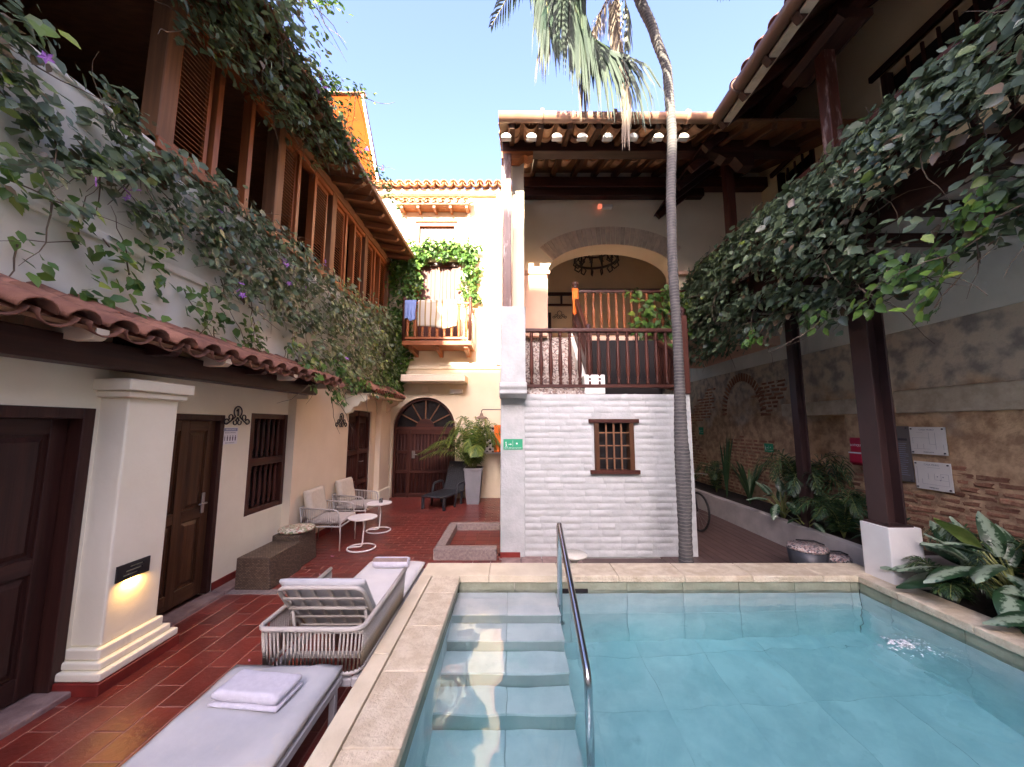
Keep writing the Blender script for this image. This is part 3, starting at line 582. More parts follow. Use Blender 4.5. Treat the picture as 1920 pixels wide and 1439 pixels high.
# ================================================================== sunlit house at the end of the court
eh = thing('end_house', 'tall sunlit ivory house closing the far end of the courtyard', 'building', (-2, 10, 0))
EY = 10.0
GX, GR = -2.36, .84
arch_wall('wall', M['sunwall'], eh, EY, .3, -4.2, .6, 0, 3.5, GX, GR, 1.80, .86)
wall('upper_wall', M['sunwall'], eh, 'y', EY, .3, -4.2, .6, 3.5, 8.62, [(-2.76, -1.56, 7.05, 7.72), (-2.72, -1.42, 4.12, 6.5)])
MB().box(-4.2, .6, EY + .3, 14, 0, 8.6).build('house_body', M['sunwall'], eh)
MB().box(-4.2, .5, EY - .045, EY - .001, 3.42, 3.53).build('string_course', M['sunwall'], eh, bev=.02, seg=2)
MB().box(-.44, -.27, EY - .12, EY - .001, 3.53, 8.6).build('ochre_pilaster', M['peach'], eh, bev=.01)
MB().box(-2.85, -1.2, EY - .62, EY - .001, 3.02, 3.20).build('door_hood', M['cream'], eh, bev=.01)
MB().prism([(-2.46, 2.78), (-2.24, 2.78), (-2.28, 2.95), (-2.42, 2.95)], EY - .05, EY).build('keystone', M['cream'], eh)
pts = arch_strip(GX, .90, 1.80, 0, 24, .88); pi = arch_strip(GX, .86, 1.80, 0, 24, .84)
m = MB()
for i in range(24): m.prism([pi[i], pi[i + 1], pts[i + 1], pts[i]], EY - .02, EY + .0)
m.build('arch_moulding', M['cream'], eh)
# round-topped gate
gt = MB().box(GX - GR, GX + GR, EY + .16, EY + .20, 0, 1.80).build('gate', M['blackwood'], eh, label='round topped dark timber gate with fanlight of radiating bars')
fan = MB(); fan.prism([(GX - GR, 1.79)] + arch_strip(GX, .86, 1.80, 0, 20, .84) + [(GX + GR, 1.79)], EY + .19, EY + .21); fan.build('fanlight_glass', M['glass'], gt)
m = MB(); po = arch_strip(GX, .858, 1.80, 0, 24, .838); pi = arch_strip(GX, .79, 1.80, 0, 24, .77)
for i in range(24): m.prism([pi[i], pi[i + 1], po[i + 1], po[i]], EY + .08, EY + .17)
m.build('gate_arch_frame', RW['x'], gt)
for a, c in ((GX - GR + .001, GX - GR + .07), (GX + GR - .07, GX + GR - .001)): MB().box(a, c, EY + .08, EY + .17, 0, 1.80).build('gate_post', RW['z'], gt, bev=.004)
MB().box(GX - GR + .07, GX + GR - .07, EY + .085, EY + .165, 1.76, 1.86).build('transom', RW['x'], gt, bev=.004)
MB().prism(arch_strip(GX, .22, 1.86, 0, 12, .24), EY + .09, EY + .16).build('fan_hub', RW['x'], gt)
for k in range(1, 6):
    a = math.pi * k / 6; c, s_ = math.cos(a), math.sin(a)
    MB().beam((GX + .23 * c, EY + .14, 1.86 + .21 * s_), (GX + .78 * c, EY + .14, 1.83 + .76 * s_), .03, .03).build('fan_bar', BW['x'], gt)
for k in range(17):
    x = GX - .74 + k * .0925; MB().tube([(x, EY + .135, .05), (x, EY + .135, 1.75)], .026, 8).build('gate_batten', RW['z'], gt, smooth=True)
for z in (.02, .62, 1.14, 1.66):
    for a, c in ((GX - .765, GX - .46), (GX - .38, GX + .765)): MB().box(a, c, EY + .10, EY + .134, z, z + .09).build('gate_rail', RW['x'], gt, bev=.004)
MB().box(GX - .455, GX - .385, EY + .085, EY + .155, 0, 1.76).build('gate_stile', RW['z'], gt, bev=.004)
lk = MB().box(GX - .34, GX - .25, EY + .09, EY + .10, 1.02, 1.22).build('lock_plate', M['chrome'], gt, bev=.004)
MB().tube([(GX - .29, EY + .09, 1.12), (GX - .29, EY + .03, 1.12), (GX - .17, EY + .03, 1.12)], .011, 8).build('gate_handle', M['chrome'], gt, smooth=True)
# upper window with plank shutters and its small tiled hood
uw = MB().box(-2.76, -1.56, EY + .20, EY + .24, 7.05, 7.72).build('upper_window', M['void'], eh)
for q in ((-2.76, -2.66, 7.05, 7.72), (-1.66, -1.56, 7.05, 7.72)): MB().box(q[0], q[1], EY + .06, EY + .19, q[2], q[3]).build('frame', GW['z'], uw)
MB().box(-2.66, -1.66, EY + .06, EY + .19, 7.60, 7.72).build('frame', GW['x'], uw)
for k in range(10): MB().box(-2.66 + k * .1, -2.565 + k * .1, EY + .15, EY + .18, 7.05, 7.60).build('shutter_board', RW['z'], uw, bev=.004)
hd = MB().box(-3.2, -1.2, EY - .40, EY - .001, 7.98, 8.02).build('hood_board', GW['x'], eh)
for x in (-3.1, -2.65, -2.2, -1.75, -1.3): MB().box(x, x + .07, EY - .36, EY - .001, 7.90, 7.978).build('hood_bracket', GW['x'], hd)
for x in (-3.2, -1.27): MB().box(x, x + .07, EY - .10, EY - .001, 7.2, 7.9).build('hood_cheek', M['sunwall'], eh)
tile_rows(eh, M['roofpale'], (-3.16, EY - .44, 8.04), (1, 0, 0), (0, .42, .20), 10, 1, .21, .085, .44)
tile_rows(eh, M['roofpale'], (-4.15, EY - .34, 8.62), (1, 0, 0), (0, .9, .34), 17, 2, .25, .10, .46)
MB().box(-4.2, .6, EY - .16, EY - .001, 8.46, 8.60).build('cornice', M['sunwall'], eh, bev=.03, seg=2)
# balcony door
bd = MB().box(-2.72, -1.42, EY + .16, EY + .20, 4.12, 6.5).build('balcony_door', M['void'], eh)
for a, c in ((-2.72, -2.63), (-1.51, -1.42)): MB().box(a, c, EY + .03, EY + .155, 4.12, 6.5).build('frame', GW['z'], bd)
MB().box(-2.63, -1.51, EY + .03, EY + .155, 6.38, 6.5).build('frame', RW['x'], bd)
for k in range(10): MB().box(-2.63 + k * .112, -2.522 + k * .112, EY + .10, EY + .14, 4.12, 6.38).build('door_board', M['doorpink'], bd, bev=.005)
MB().box(-2.09, -2.04, EY + .07, EY + .098, 4.12, 6.38).build('cover_strip', GW['z'], bd, bev=.004)
# balcony
BX0, BX1, BZ, BD = -2.78, -1.08, 4.05, .72
bc = MB().box(BX0 - .03, BX1 + .05, EY - BD - .04, EY - .001, BZ - .12, BZ).build('balcony', GW['x'], eh, bev=.015, seg=2, label='small timber balcony with turned balusters')
for x in (BX0 + .12, -1.98, BX1 - .16): MB().prism([(EY, BZ - .121), (EY - BD + .04, BZ - .121), (EY - BD + .04, BZ - .17), (EY - BD + .12, BZ - .22), (EY - .3, BZ - .24), (EY, BZ - .30)], x, x + .10, 'x').build('balcony_bracket', GW['y'], bc)
def rail_run(par, x0, x1, y, z0, z1, n, wd, name='baluster', r=.03, ends=True):
    MB().box(x0, x1, y - .035, y + .035, z1 - .055, z1).build('handrail', wd['x'], par, bev=.01, seg=2)
    MB().box(x0, x1, y - .03, y + .03, z0 + .04, z0 + .10).build('bottom_rail', wd['x'], par, bev=.005)
    me = baluster_mesh(z1 - z0 - .155, r, wd['z'])
    for k in range(n): link(name, me, par, (x0 + (x1 - x0) * (k + .5) / n, y, z0 + .10))
rail_run(bc, BX0, BX1, EY - BD, BZ, BZ + 1.02, 9, GW, r=.045)
for x in (BX0, BX1): MB().lathe([(.05, 0), (.05, 1.0), (.035, 1.03), (.055, 1.08), (.05, 1.13), (.02, 1.17)], 10, (x, EY - BD, BZ)).build('newel', RW['z'], bc, smooth=True)
for x in (BX0, BX1): MB().box(x - .03, x + .03, EY - BD + .05, EY - .002, BZ + .96, BZ + 1.015).build('side_rail', GW['y'], bc, bev=.008)
# pierced screen, wall lamp, bulkhead lamp
ls = thing('lattice_screen', 'white pierced lattice screen beside the potted palm', 'lattice', (-.62, 9.97, 1.15))
MB().box(-1.05, -.22, EY - .012, EY - .002, 1.17, 1.83).build('dark_recess', M['void'], ls)
k = 0
for s_ in (1, -1):
    for i in range(-5, 12):
        p = []; c0 = -1.05 + i * .155
        x0 = max(-1.04, c0) if s_ > 0 else None
        # each bar is a diagonal clipped to the frame
        pts_ = []
        for t in np.linspace(0, .62, 40):
            x = c0 + t if s_ > 0 else c0 + .62 - t
            if -1.03 < x < -.24: pts_.append((x, 1.19 + t))
        if len(pts_) > 4: MB().beam((pts_[0][0], EY - .03 - .004 * (s_ > 0), pts_[0][1]), (pts_[-1][0], EY - .03 - .004 * (s_ > 0), pts_[-1][1]), .028, .052, up=(0, 0, 1)).build('lattice_bar', M['whitepaint'], ls)
for q in ((-1.07, -1.03, 1.15, 1.85), (-.24, -.20, 1.15, 1.85)): MB().box(q[0], q[1], EY - .06, EY - .013, q[2], q[3]).build('frame', M['whitepaint'], ls)
for z in (1.15, 1.81): MB().box(-1.03, -.24, EY - .06, EY - .013, z, z + .04).build('frame', M['iron'] if z > 1.5 else M['whitepaint'], ls)
wl = thing('wall_lamp', 'brown swan neck lamp with shallow conical shade on the end wall', 'lamp', (-.4, 9, 2.1))
MB().tube(bendpts([(-.19, 9.0, 2.28), (-.74, 9.0, 2.28), (-.74, 9.0, 2.18)], 0, .05), .011, 8).build('arm', M['iron'], wl, smooth=True)
MB().lathe([(.165, 0), (.17, .005), (.10, .045), (.05, .065), (.04, .10), (.03, .13), (.012, .15)], 20, (-.74, 9.0, 2.06)).build('lamp_shade', flat('bronze_shade', (.20, .14, .10), .5), wl, smooth=True)
bk = thing('bulkhead_lamp', 'white oblong bulkhead lamp over the gate', 'lamp', (-1.5, 9.95, 2.78))
MB().box(-1.68, -1.33, EY - .09, EY - .001, 2.75, 2.87).build('housing', M['whitepaint'], bk, bev=.015, seg=2); MB().box(-1.64, -1.37, EY - .10, EY - .0905, 2.77, 2.84).build('lamp_glass', M['signwhite'], bk, bev=.004)
# ================================================================== ochre tower beyond the roofs
ot = thing('ochre_tower', 'tall ochre gable wall rising behind the left wing', 'building', (-7, 14, 0))
MB().prism([(-13, 0), (-4.2, 0), (-4.78, 8.6), (-5.38, 11.5), (-6.24, 15.6), (-13, 15.75)], 14, 14.35).build('wall', M['ochre'], ot)
ctile = barrel('coping_tile', M['roofpale'], .14, .13, .5)
for i in range(9): link('coping_tile', ctile, ot, (-6.15 - i * .45, 14.0, 15.62), (0, 0, R(90)))
MB().beam((-6.24, 13.98, 15.6), (-4.78, 13.98, 8.6), .10, .08).build('gable_edge', M['whitepaint'], ot)
# ================================================================== stair house (white brick) in the middle
sh = thing('stair_house', 'white painted brick block carrying an open roofed stair landing', 'building', (1.3, 5.6, 0))
FY = 5.6; X0, X1, TZ = -.17, 2.70, 2.37
WX0, WX1, WZ0, WZ1 = 1.25, 1.80, 1.22, 1.98
wall('wall', M['mortarwhite'], sh, 'y', FY, .3, .185, X1, 0, TZ, [(WX0, WX1, WZ0, WZ1)])
MB().box(X1 - .25, X1, FY + .3, 12, 0, TZ).build('side_wall', M['brickwhite'], sh); MB().box(X0, .18, FY + .001, 10, 0, TZ + .02).build('side_wall', M['plaster_up'], sh)
MB().box(X0, .184, FY - .03, FY + .0, 0, TZ + .02).build('smooth_pier', M['mortarwhite'], sh, bev=.012, seg=2)
MB().box(X0, .12, FY - .05, FY - .031, 0, .085).build('skirting', M['redskirt'], sh, bev=.004)
def brick_mesh(L_, seed):
    rnd = random.Random(seed); b = MB(); nx, nz = 5, 3; h = .088; vs = []; q = []
    for j in range(nz + 1):
        for i in range(nx + 1):
            e = (i in (0, nx)) or (j in (0, nz)); x = L_ * i / nx; z = h * j / nz
            if e: q.append((x + rnd.uniform(-.004, .004), -.001, z + rnd.uniform(-.005, .004)))
            else: q.append((x, -.006 - rnd.random() * .008, z))
    b.add(q, [(j * (nx + 1) + i, j * (nx + 1) + i + 1, (j + 1) * (nx + 1) + i + 1, (j + 1) * (nx + 1) + i) for j in range(nz) for i in range(nx)])
    me = b.mesh('brick', M['brickwhite'], True)
    return me
bms = [(l, brick_mesh(l, 10 + k)) for k, l in enumerate((.22, .25, .29, .33, .37, .27, .31, .24))]
courses = 25; nb = 0
for j in range(courses):
    z = .01 + j * .0945; x = .19 + random.uniform(0, .02)
    spans = [(.19, X1)]
    if z + .08 > WZ0 - .06 and z < WZ1 + .06: spans = [(.19, WX0 - .05), (WX1 + .05, X1)]
    for a, c in spans:
        x = a
        while x < c - .1:
            l, me = random.choice(bms); rest = c - x
            s_ = rest / l if rest < l + .12 else 1
            if s_ != 1 and s_ > 1.5: s_ = 1
            link('brick', me, sh, (x, FY - .002, z + random.uniform(-.004, .004)), (random.uniform(-.02, .02), 0, random.uniform(-.012, .012)), (s_ * .985, random.uniform(.5, 1.5), random.uniform(.88, 1.08))); nb += 1
            x += l * s_
# right-hand corner end of the brickwork, seen as a rough edge
# window
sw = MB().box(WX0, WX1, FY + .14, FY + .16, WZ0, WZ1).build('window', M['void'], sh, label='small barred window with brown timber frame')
for x in (WX0 - .02, WX1 - .05): MB().box(x, x + .07, FY - .045, FY + .12, WZ0, WZ1).build('frame', DOORW['z'], sw, bev=.004)
MB().box(WX0 - .10, WX1 + .10, FY - .055, FY + .12, WZ1 - .045, WZ1 + .015).build('frame', RW['x'], sw, bev=.005); MB().box(WX0 - .09, WX1 + .09, FY - .06, FY + .12, WZ0 - .035, WZ0 + .025).build('sill', RW['x'], sw, bev=.005)
for k in range(3): x = WX0 + .05 + (WX1 - WX0 - .1) * (k + 1) / 4; MB().box(x - .011, x + .011, FY - .015, FY + .008, WZ0 + .025, WZ1 - .045).build('bar', BW['z'], sw)
for k in range(3): z = WZ0 + (WZ1 - WZ0) * (k + 1) / 4; MB().box(WX0 + .05, WX1 - .05, FY - .016, FY + .007, z - .008, z + .008).build('bar', BW['x'], sw)
# pillar with rounded foot on the left corner, worn post, side wall
MB().box(X0 - .0, .20, FY - .27, FY + .15, 2.50, 3.66).build('pillar', M['mortarwhite'], sh, bev=.02, seg=3)
m = MB(); m.prism([(FY - .30, 2.52), (FY - .31, 2.46), (FY - .28, 2.41), (FY - .29, 2.36), (FY - .22, 2.31), (FY, 2.30), (FY, 2.53)], X0 - .015, .215, 'x'); m.build('pillar_corbel', M['mortarwhite'], sh, bev=.008)
MB().box(X0 + .03, -.01, FY - .10, FY + .02, 3.661, 6.26).build('roof_post', M['post_worn'], sh, bev=.01, seg=2)
MB().box(-.0, .20, FY + .16, 7.2, 2.4, 6.55).build('side_wall', M['sunwall'], sh, bev=.01)
MB().box(X0, -.004, FY + .16, 9.9, 2.4, 6.5).build('side_wall', M['peach'], sh)
# landing, rails and stairs
MB().box(.2, X1, FY + .3, 7.2, 2.30, TZ + .003).build('landing_floor', M['stairtile'], sh)
MB().box(.186, 1.10, FY - .0, FY + .3, TZ + .001, TZ + .055).build('landing_edge', M['stairtile'], sh)
MB().box(1.105, 1.42, FY - .01, FY + .3, TZ + .001, TZ + .30).build('landing_block', M['plaster_up'], sh, bev=.01)
ra = MB().box(.21, X1, FY - .02, FY + .04, TZ + .10, TZ + .15).build('landing_rail', RW['x'], sh, bev=.006, label='front balustrade of the stair landing with turned balusters')
MB().box(.205, X1 + .02, FY - .035, FY + .045, TZ + .96, TZ + 1.02).build('handrail', RW['x'], ra, bev=.015, seg=2)
me = baluster_mesh(.81, .034, RW['z'])
for k in range(16): link('baluster', me, ra, (.30 + k * .148, FY + .01, TZ + .151))
MB().box(X1 - .11, X1 + .0, FY - .05, FY + .06, TZ + .002, TZ + 1.22).build('newel', RW['z'], ra, bev=.008)
MB().lathe([(.03, 0), (.045, .02), (.03, .04), (.055, .08), (.05, .12), (.015, .15)], 12, (X1 - .055, FY + .005, TZ + 1.22)).build('newel_knob', M['blackwood'], ra, smooth=True)
for k in range(8): MB().box(.2, 1.12, 5.92 + k * .19, 5.92 + (k + 1) * .19 + .03, TZ + .004, TZ + .16 * (k + 1)).build('stair_step', M['stairtile'], sh)
MB().prism([(5.9, TZ), (5.9, TZ + .3), (7.3, TZ + 1.48), (7.3, TZ)], 1.125, 1.20, 'x').build('stair_string', M['plaster_up'], sh)
# sloping stair balustrade up to the tall newel
sr = MB().beam((1.24, 5.95, 3.38), (1.24, 7.05, 4.42), .07, .10).build('stair_handrail', RW['y'], sh, bev=.01, label='sloping stair handrail with a tall turned newel')
MB().prism([(5.95, 2.62), (5.95, 2.95), (7.1, 4.0), (7.1, 3.3)], 1.21, 1.27, 'x').build('stringer_board', RW['y'], sr)
MB().box(1.20, 1.30, 5.88, 5.98, 2.7, 3.42).build('newel', RW['z'], sr, bev=.01); MB().lathe([(.05, 0), (.06, .03), (.03, .05), (.05, .10), (.02, .14)], 12, (1.25, 5.93, 3.42)).build('newel_knob', M['blackwood'], sr, smooth=True)
MB().box(1.19, 1.31, 7.0, 7.12, 3.3, 4.56).build('newel', RW['z'], sr, bev=.01); MB().lathe([(.05, 0), (.075, .03), (.035, .06), (.06, .09), (.07, .14), (.03, .17)], 12, (1.25, 7.06, 4.56)).build('newel_knob', M['blackwood'], sr, smooth=True)
for k in range(7): MB().beam((1.24, 6.05 + k * .14, 2.95 + k * .13), (1.24, 6.05 + k * .14, 3.45 + k * .13), .03, .03, up=(0, 1, 0)).build('baluster', RW['z'], sr)
MB().box(1.125, 5.2, 7.0, 10, 3.45, 3.62).build('upper_floor', M['peach'], sh)
MB().box(1.42, X1, 6.6, 6.65, TZ, 3.44).build('under_stair_dark', M['void'], sh)  # near-black sheet standing in for the unlit space under the landing
ur = MB().box(1.3, 3.5, 7.02, 7.08, 3.66, 3.72).build('upper_balustrade', RW['x'], sh, label='upper balustrade half in sunlight under the arch')
MB().box(1.3, 3.5, 7.01, 7.09, 4.49, 4.55).build('handrail', RW['x'], ur, bev=.012, seg=2)
me = baluster_mesh(.77, .036, GW['z'])
for k in range(14): link('baluster', me, ur, (1.45 + k * .15, 7.05, 3.72))
# side balustrade along the stair well
sd = MB().beam((X1 - .06, FY + .1, 2.95), (X1 - .06, 7.0, 3.62), .06, .08).build('well_handrail', RW['y'], sh)
for k in range(12): MB().beam((X1 - .06, FY + .18 + k * .11, 2.42 + k * .02), (X1 - .06, FY + .18 + k * .11, 2.98 + k * .05), .035, .035, up=(0, 1, 0)).build('baluster', RW['z'], sd)
# arch wall
AY, AX, ARX, AZS, AR = 7.2, 2.02, 1.30, 4.98, .60
arch_wall('arch_wall', M['cream'], sh, AY, .45, .2, 5.19, 3.63, 7.3, AX, ARX, AZS, AR)
vo = MB().prism([(-.036, 0), (.036, 0), (.045, .38), (-.045, .38)], -.022, 0).mesh('arch_brick', mat('dusty_arch_brick', (.66, .52, .38), .9, (.54, .41, .30), 8, .6, 40, rnd=.10), bev=.006)
n = 44
for k in range(n):
    a = math.pi * (k + .5) / n; c, s_ = math.cos(a), math.sin(a); nx_, nz_ = c / ARX, s_ / AR; l = math.hypot(nx_, nz_); nx_, nz_ = nx_ / l, nz_ / l
    if s_ < .40: continue
    o = link('arch_brick', vo, sh, (AX + ARX * c, AY - random.uniform(0, .006), AZS + AR * s_)); o.matrix_basis = Matrix.Translation((AX + (ARX) * c, AY, AZS + (AR) * s_)) @ Matrix.Rotation(math.atan2(nx_, nz_), 4, 'Y') @ Matrix.Diagonal((1.0 if abs(c) < .8 else .8, 1, 1, 1))
MB().box(.21, .70, AY - .10, AY + .40, 3.64, 4.90).build('arch_pier', M['peach'], sh, bev=.01)
MB().box(.205, .76, AY - .14, AY + .40, 4.902, 4.98).build('pier_capital', M['peach'], sh, bev=.02, seg=2)
MB().box(3.33, 3.8, AY - .12, AY + .40, 4.90, 4.98).build('pier_capital', M['peach'], sh, bev=.02, seg=2)
# room behind the arch
MB().box(.2, 5.19, 10.0, 10.1, 3.6, 7.3).build('rear_wall', M['cream'], sh); MB().box(.1, .198, 7.65, 10, 3.6, 7.3).build('rear_side_wall', M['cream'], sh); MB().box(.2, 5.19, 7.651, 10, 7.2, 7.3).build('rear_ceiling', DW['x'], sh)
for q in ((1.0, 1.75, 5.50, 5.58), (1.0, 1.75, 5.20, 5.25), (1.35, 1.40, 5.25, 5.50), (1.9, 4.6, 5.58, 5.68), (1.0, 1.08, 3.63, 5.0)): MB().box(q[0], q[1], 9.93, 9.998, q[2], q[3]).build('door_trim', DW['x'], sh)
# roof of the landing
MB().box(-.16, 4.66, FY - .10, FY + .10, 6.30, 6.58).build('front_beam', DW['x'], sh, bev=.012, seg=2)
MB().prism([(-.17, 6.30), (.34, 6.30), (.34, 6.24), (.26, 6.21), (.20, 6.24), (.12, 6.18), (-.17, 6.18)], FY - .09, FY + .09).build('beam_capital', GW['x'], sh)
MB().prism([(3.2, 6.30), (3.9, 6.30), (3.9, 6.05), (3.72, 6.05), (3.6, 6.2), (3.45, 6.18), (3.35, 6.25)], FY - .09, FY + .09).build('beam_capital', DW['x'], sh)
MB().box(.2, 5.19, AY - .22, AY - .02, 6.70, 6.92).build('rear_beam', RW['x'], sh, bev=.012); MB().box(.2, 3.9, AY - .2, AY - .04, 6.52, 6.69).build('rear_beam', DW['x'], sh, bev=.012)
for k in range(12):
    x = .0 + k * .42; MB().beam((x, 4.86, 6.20), (x, AY, 7.06), .08, .12).build('roof_rafter', DOORW['y'], sh, bev=.006)
MB().prism([(4.82, 6.22), (4.82, 6.255), (7.3, 7.24), (7.3, 7.2)], -.17, 5.19, 'x').build('roof_boards', BW['y'], sh)
for k in range(8): MB().prism([(-.085 + k * .37 + .075 * math.cos(a), 6.055 + .075 * math.sin(a)) for a in np.linspace(0, math.pi, 9)], 4.92, 5.02).build('plaster_fillet', M['whitepaint'], sh, bev=.01)
tile_rows(sh, M['roofpale'], (-.10, 4.93, 6.23), (1, 0, 0), (0, .92, .37), 13, 5, .25, .10, .46)
def gutter(par, p0, p1, r, m, joints=4):
    p0, p1 = Vector(p0), Vector(p1); d = (p1 - p0); u = d.normalized(); sd_ = u.cross(Vector((0, 0, 1))).normalized(); n = 10; vs = []
    for p in (p0, p1):
        for rr in (r, r - .006):
            for k in range(n + 1): a = math.pi + math.pi * k / n; vs.append(p + sd_ * rr * math.cos(a) + Vector((0, 0, rr * math.sin(a))))
    q = n + 1; fs = []
    for k in range(n): fs += [(k, k + 1, 2 * q + k + 1, 2 * q + k), (q + k, 3 * q + k, 3 * q + k + 1, q + k + 1)]
    fs += [(0, 2 * q, 3 * q, q), (n, q + n, 3 * q + n, 2 * q + n), tuple(range(n + 1)), tuple(range(2 * q, 2 * q + n + 1))]
    g = MB().add(vs, fs).build('gutter', m, par, smooth=True)
    for k in range(joints): c = p0 + d * ((k + .6) / joints); MB().tube([c - u * .02, c + u * .02], r + .006, 16).build('gutter_joint', m, g, smooth=True)
    return g
gutter(sh, (-.19, 4.80, 6.28), (2.9, 4.80, 6.26), .085, M['gutter'], 3)
# chandelier, fan, emergency light
ch = thing('chandelier', 'round black wrought iron chandelier hanging under the arch', 'chandelier', (2.02, 8.5, 7.2))
CX, CY, CZ_ = 2.02, 8.5, 5.86
MB().tube([(CX + .5 * math.cos(a), CY + .5 * math.sin(a), CZ_) for a in np.linspace(0, 2 * math.pi, 32, endpoint=False)], .03, 6, True).build('ring', M['iron'], ch, smooth=True)
MB().tube([(CX + .36 * math.cos(a), CY + .36 * math.sin(a), CZ_ + .22) for a in np.linspace(0, 2 * math.pi, 24, endpoint=False)], .022, 6, True).build('ring', M['iron'], ch, smooth=True)
MB().tube([(CX, CY, 7.2), (CX, CY, 6.2)], .015, 6).build('rod', M['iron'], ch)
for k in range(12):
    a = 2 * math.pi * k / 12; c, s_ = math.cos(a), math.sin(a); f = lambda r, z: (CX + r * c, CY + r * s_, CZ_ + z)
    MB().tube([f(.5, 0), f(.54, -.14), f(.44, -.22), f(.36, -.14), f(.40, -.08)], .018, 5).build('scroll', M['iron'], ch, smooth=True)
    MB().tube([f(.36, .22), f(.46, .10), f(.52, .02), f(.52, .17)], .018, 5).build('scroll', M['iron'], ch, smooth=True)
    MB().lathe([(.025, 0), (.05, .01), (.025, .02), (.025, .13), (.006, .16)], 8, f(.52, .16)).build('candle', M['iron'], ch)
    if k % 3 == 0: MB().tube([f(.36, .22), f(0, .42)], .008, 5).build('stay', M['iron'], ch)
em = thing('alarm_lamp', 'small red lit signal lamp high above the arch', 'lamp', (1.82, 7.15, 6.35))
MB().box(1.84, 2.06, AY - .10, AY - .001, 6.33, 6.40).build('housing', M['whitepaint'], em, bev=.01); MB().box(1.76, 1.838, AY - .12, AY - .04, 6.32, 6.40).build('lamp_glass', emit('red_lamp', (1, .25, .14), .10), em, bev=.01)
# ================================================================== right wing
rw = thing('right_wing', 'right hand wing with upper timber gallery above a bare masonry passage wall', 'building', (5.2, 5, 0))
RX = 5.2
wall('masonry_wall', M['roughwall'], rw, 'x', RX, .4, -4, 12.5, 0, 3.15, [(5.80, 6.55, 1.25, 2.06)])
MB().box(RX + .22, RX + .3, 5.7, 6.7, 1.2, 2.1).build('niche_back', M['roughwall'], rw)
MB().box(RX - .02, RX + .4, -4, 12.5, 3.152, 4.05).build('plastered_band', M['plaster_up'], rw)
MB().box(RX - .035, RX + .001, 5.56, 7.1, 2.07, 2.30).build('niche_lintel', mat('limed_lintel', (.60, .54, .42), .8, (.45, .38, .28), 6, .5, 30), rw, bev=.02, seg=2)
MB().box(RX - .03, RX + .001, 2.4, 5.0, 2.06, 2.36).build('plaster_strip', bpy.data.materials['limed_lintel'], rw, bev=.03, seg=2)
MB().box(RX - .05, RX + .001, 6.56, 6.78, 1.0, 2.06).build('niche_jamb', M['concrete'], rw, bev=.02, seg=2)
MB().box(2.2, 5.6, 12.5, 12.8, 0, 4.05).build('passage_end_wall', M['roughwall'], rw)
MB().box(3.72, RX - .021, -4, FY + 7, 4.05, 4.20).build('gallery_slab', M['concrete'], rw); MB().box(2.72, 3.68, 7.66, 12.6, 3.50, 3.62).build('gallery_slab', M['concrete'], rw)
for k in range(16): MB().box(3.76, RX - .03, -.4 + k * .62, -.3 + k * .62, 3.93, 4.048).build('slab_joist', DW['x'], rw)
MB().box(3.70, 3.76, -4, 7.2, 3.88, 4.22).build('slab_edge_beam', DW['y'], rw, bev=.01)
wins = [(1.9, 4.72, 5.35, 6.80), (5.86, 6.78, 4.3, 6.80), (8.0, 8.5, 4.3, 6.8), (9.1, 10.4, 4.3, 6.8)]
wall('upper_wall', M['gallerywall'], rw, 'x', RX + .0, .35, -4, 12.5, 4.2, 8.4, wins)
for a, c, e, g in wins:
    f = MB().box(RX + .20, RX + .24, a, c, e, g).build('window', M['void'], rw)
    MB().box(RX - .05, RX + .05, a - .10, c + .10, g, g + .09).build('lintel', DW['y'], f, bev=.005)
    for y in (a, c - .08): MB().box(RX + .02, RX + .12, y, y + .08, e, g).build('frame', DW['z'], f)
    for k in range(int((c - a) / .18) - 1): MB().box(RX + .06, RX + .09, a + .16 + k * .18, a + .185 + k * .18, e, g).build('bar', RW['z'], f)
for y in (4.02, 6.06, 1.9): MB().box(3.73, 3.87, y - .07, y + .07, 4.205, 6.50).build('gallery_post', M['post_worn'] if y < 6 else RW['z'], rw, bev=.01, seg=2)
MB().prism([(3.60, 6.50), (3.60, 6.42), (3.68, 6.36), (3.72, 6.38), (3.88, 6.38), (3.92, 6.36), (4.0, 6.42), (4.0, 6.50)], 3.6, 4.45).build('post_capital', DW['y'], rw)
MB().box(3.715, 3.885, -4, FY - .102, 6.502, 6.72).build('plate_beam', RW['y'], rw, bev=.012, seg=2)
gr = MB().box(3.74, 3.84, 1.97, 3.949, 5.06, 5.13).build('gallery_handrail', RW['y'], rw, bev=.012, seg=2)
for a, c in ((-4, 1.829), (4.091, 5.989), (6.131, 7.6)): MB().box(3.74, 3.84, a, c, 5.06, 5.13).build('handrail', RW['y'], gr, bev=.012, seg=2)
me = baluster_mesh(.86, .03, RW['z'])
for k in range(22): link('baluster', me, gr, (3.79, 2.05 + k * .24, 4.205))
for k in range(19):
    y = -1.2 + k * .46
    if y < 7.1: MB().beam((2.96, y, 6.12), (5.19, y, 7.86), .085, .12).build('roof_rafter', DW['x'] if k % 3 else RW['x'], rw)
MB().prism([(2.93, 6.18), (5.25, 8.0), (5.25, 8.03), (2.93, 6.21)], -4, 7.2).build('roof_boards', RW['x'], rw)
MB().beam((3.02, -4, 6.14), (3.02, 4.82, 6.14), .10, .035).build('eave_board', bpy.data.materials['limed_lintel'], rw)
gutter(rw, (2.90, -4, 6.23), (2.90, 4.79, 6.23), .085, M['gutter_shaded'], 7)
tile_rows(rw, M['roof'], (2.93, -1.4, 6.27), (0, 1, 0), (.62, 0, .49), 24, 2, .25, .10, .46)
MB().prism([(3.5, 6.72), (7.5, 9.9), (7.5, 9.8), (3.5, 6.65)], -4, 12).build('roof_slope', M['roof'], rw)
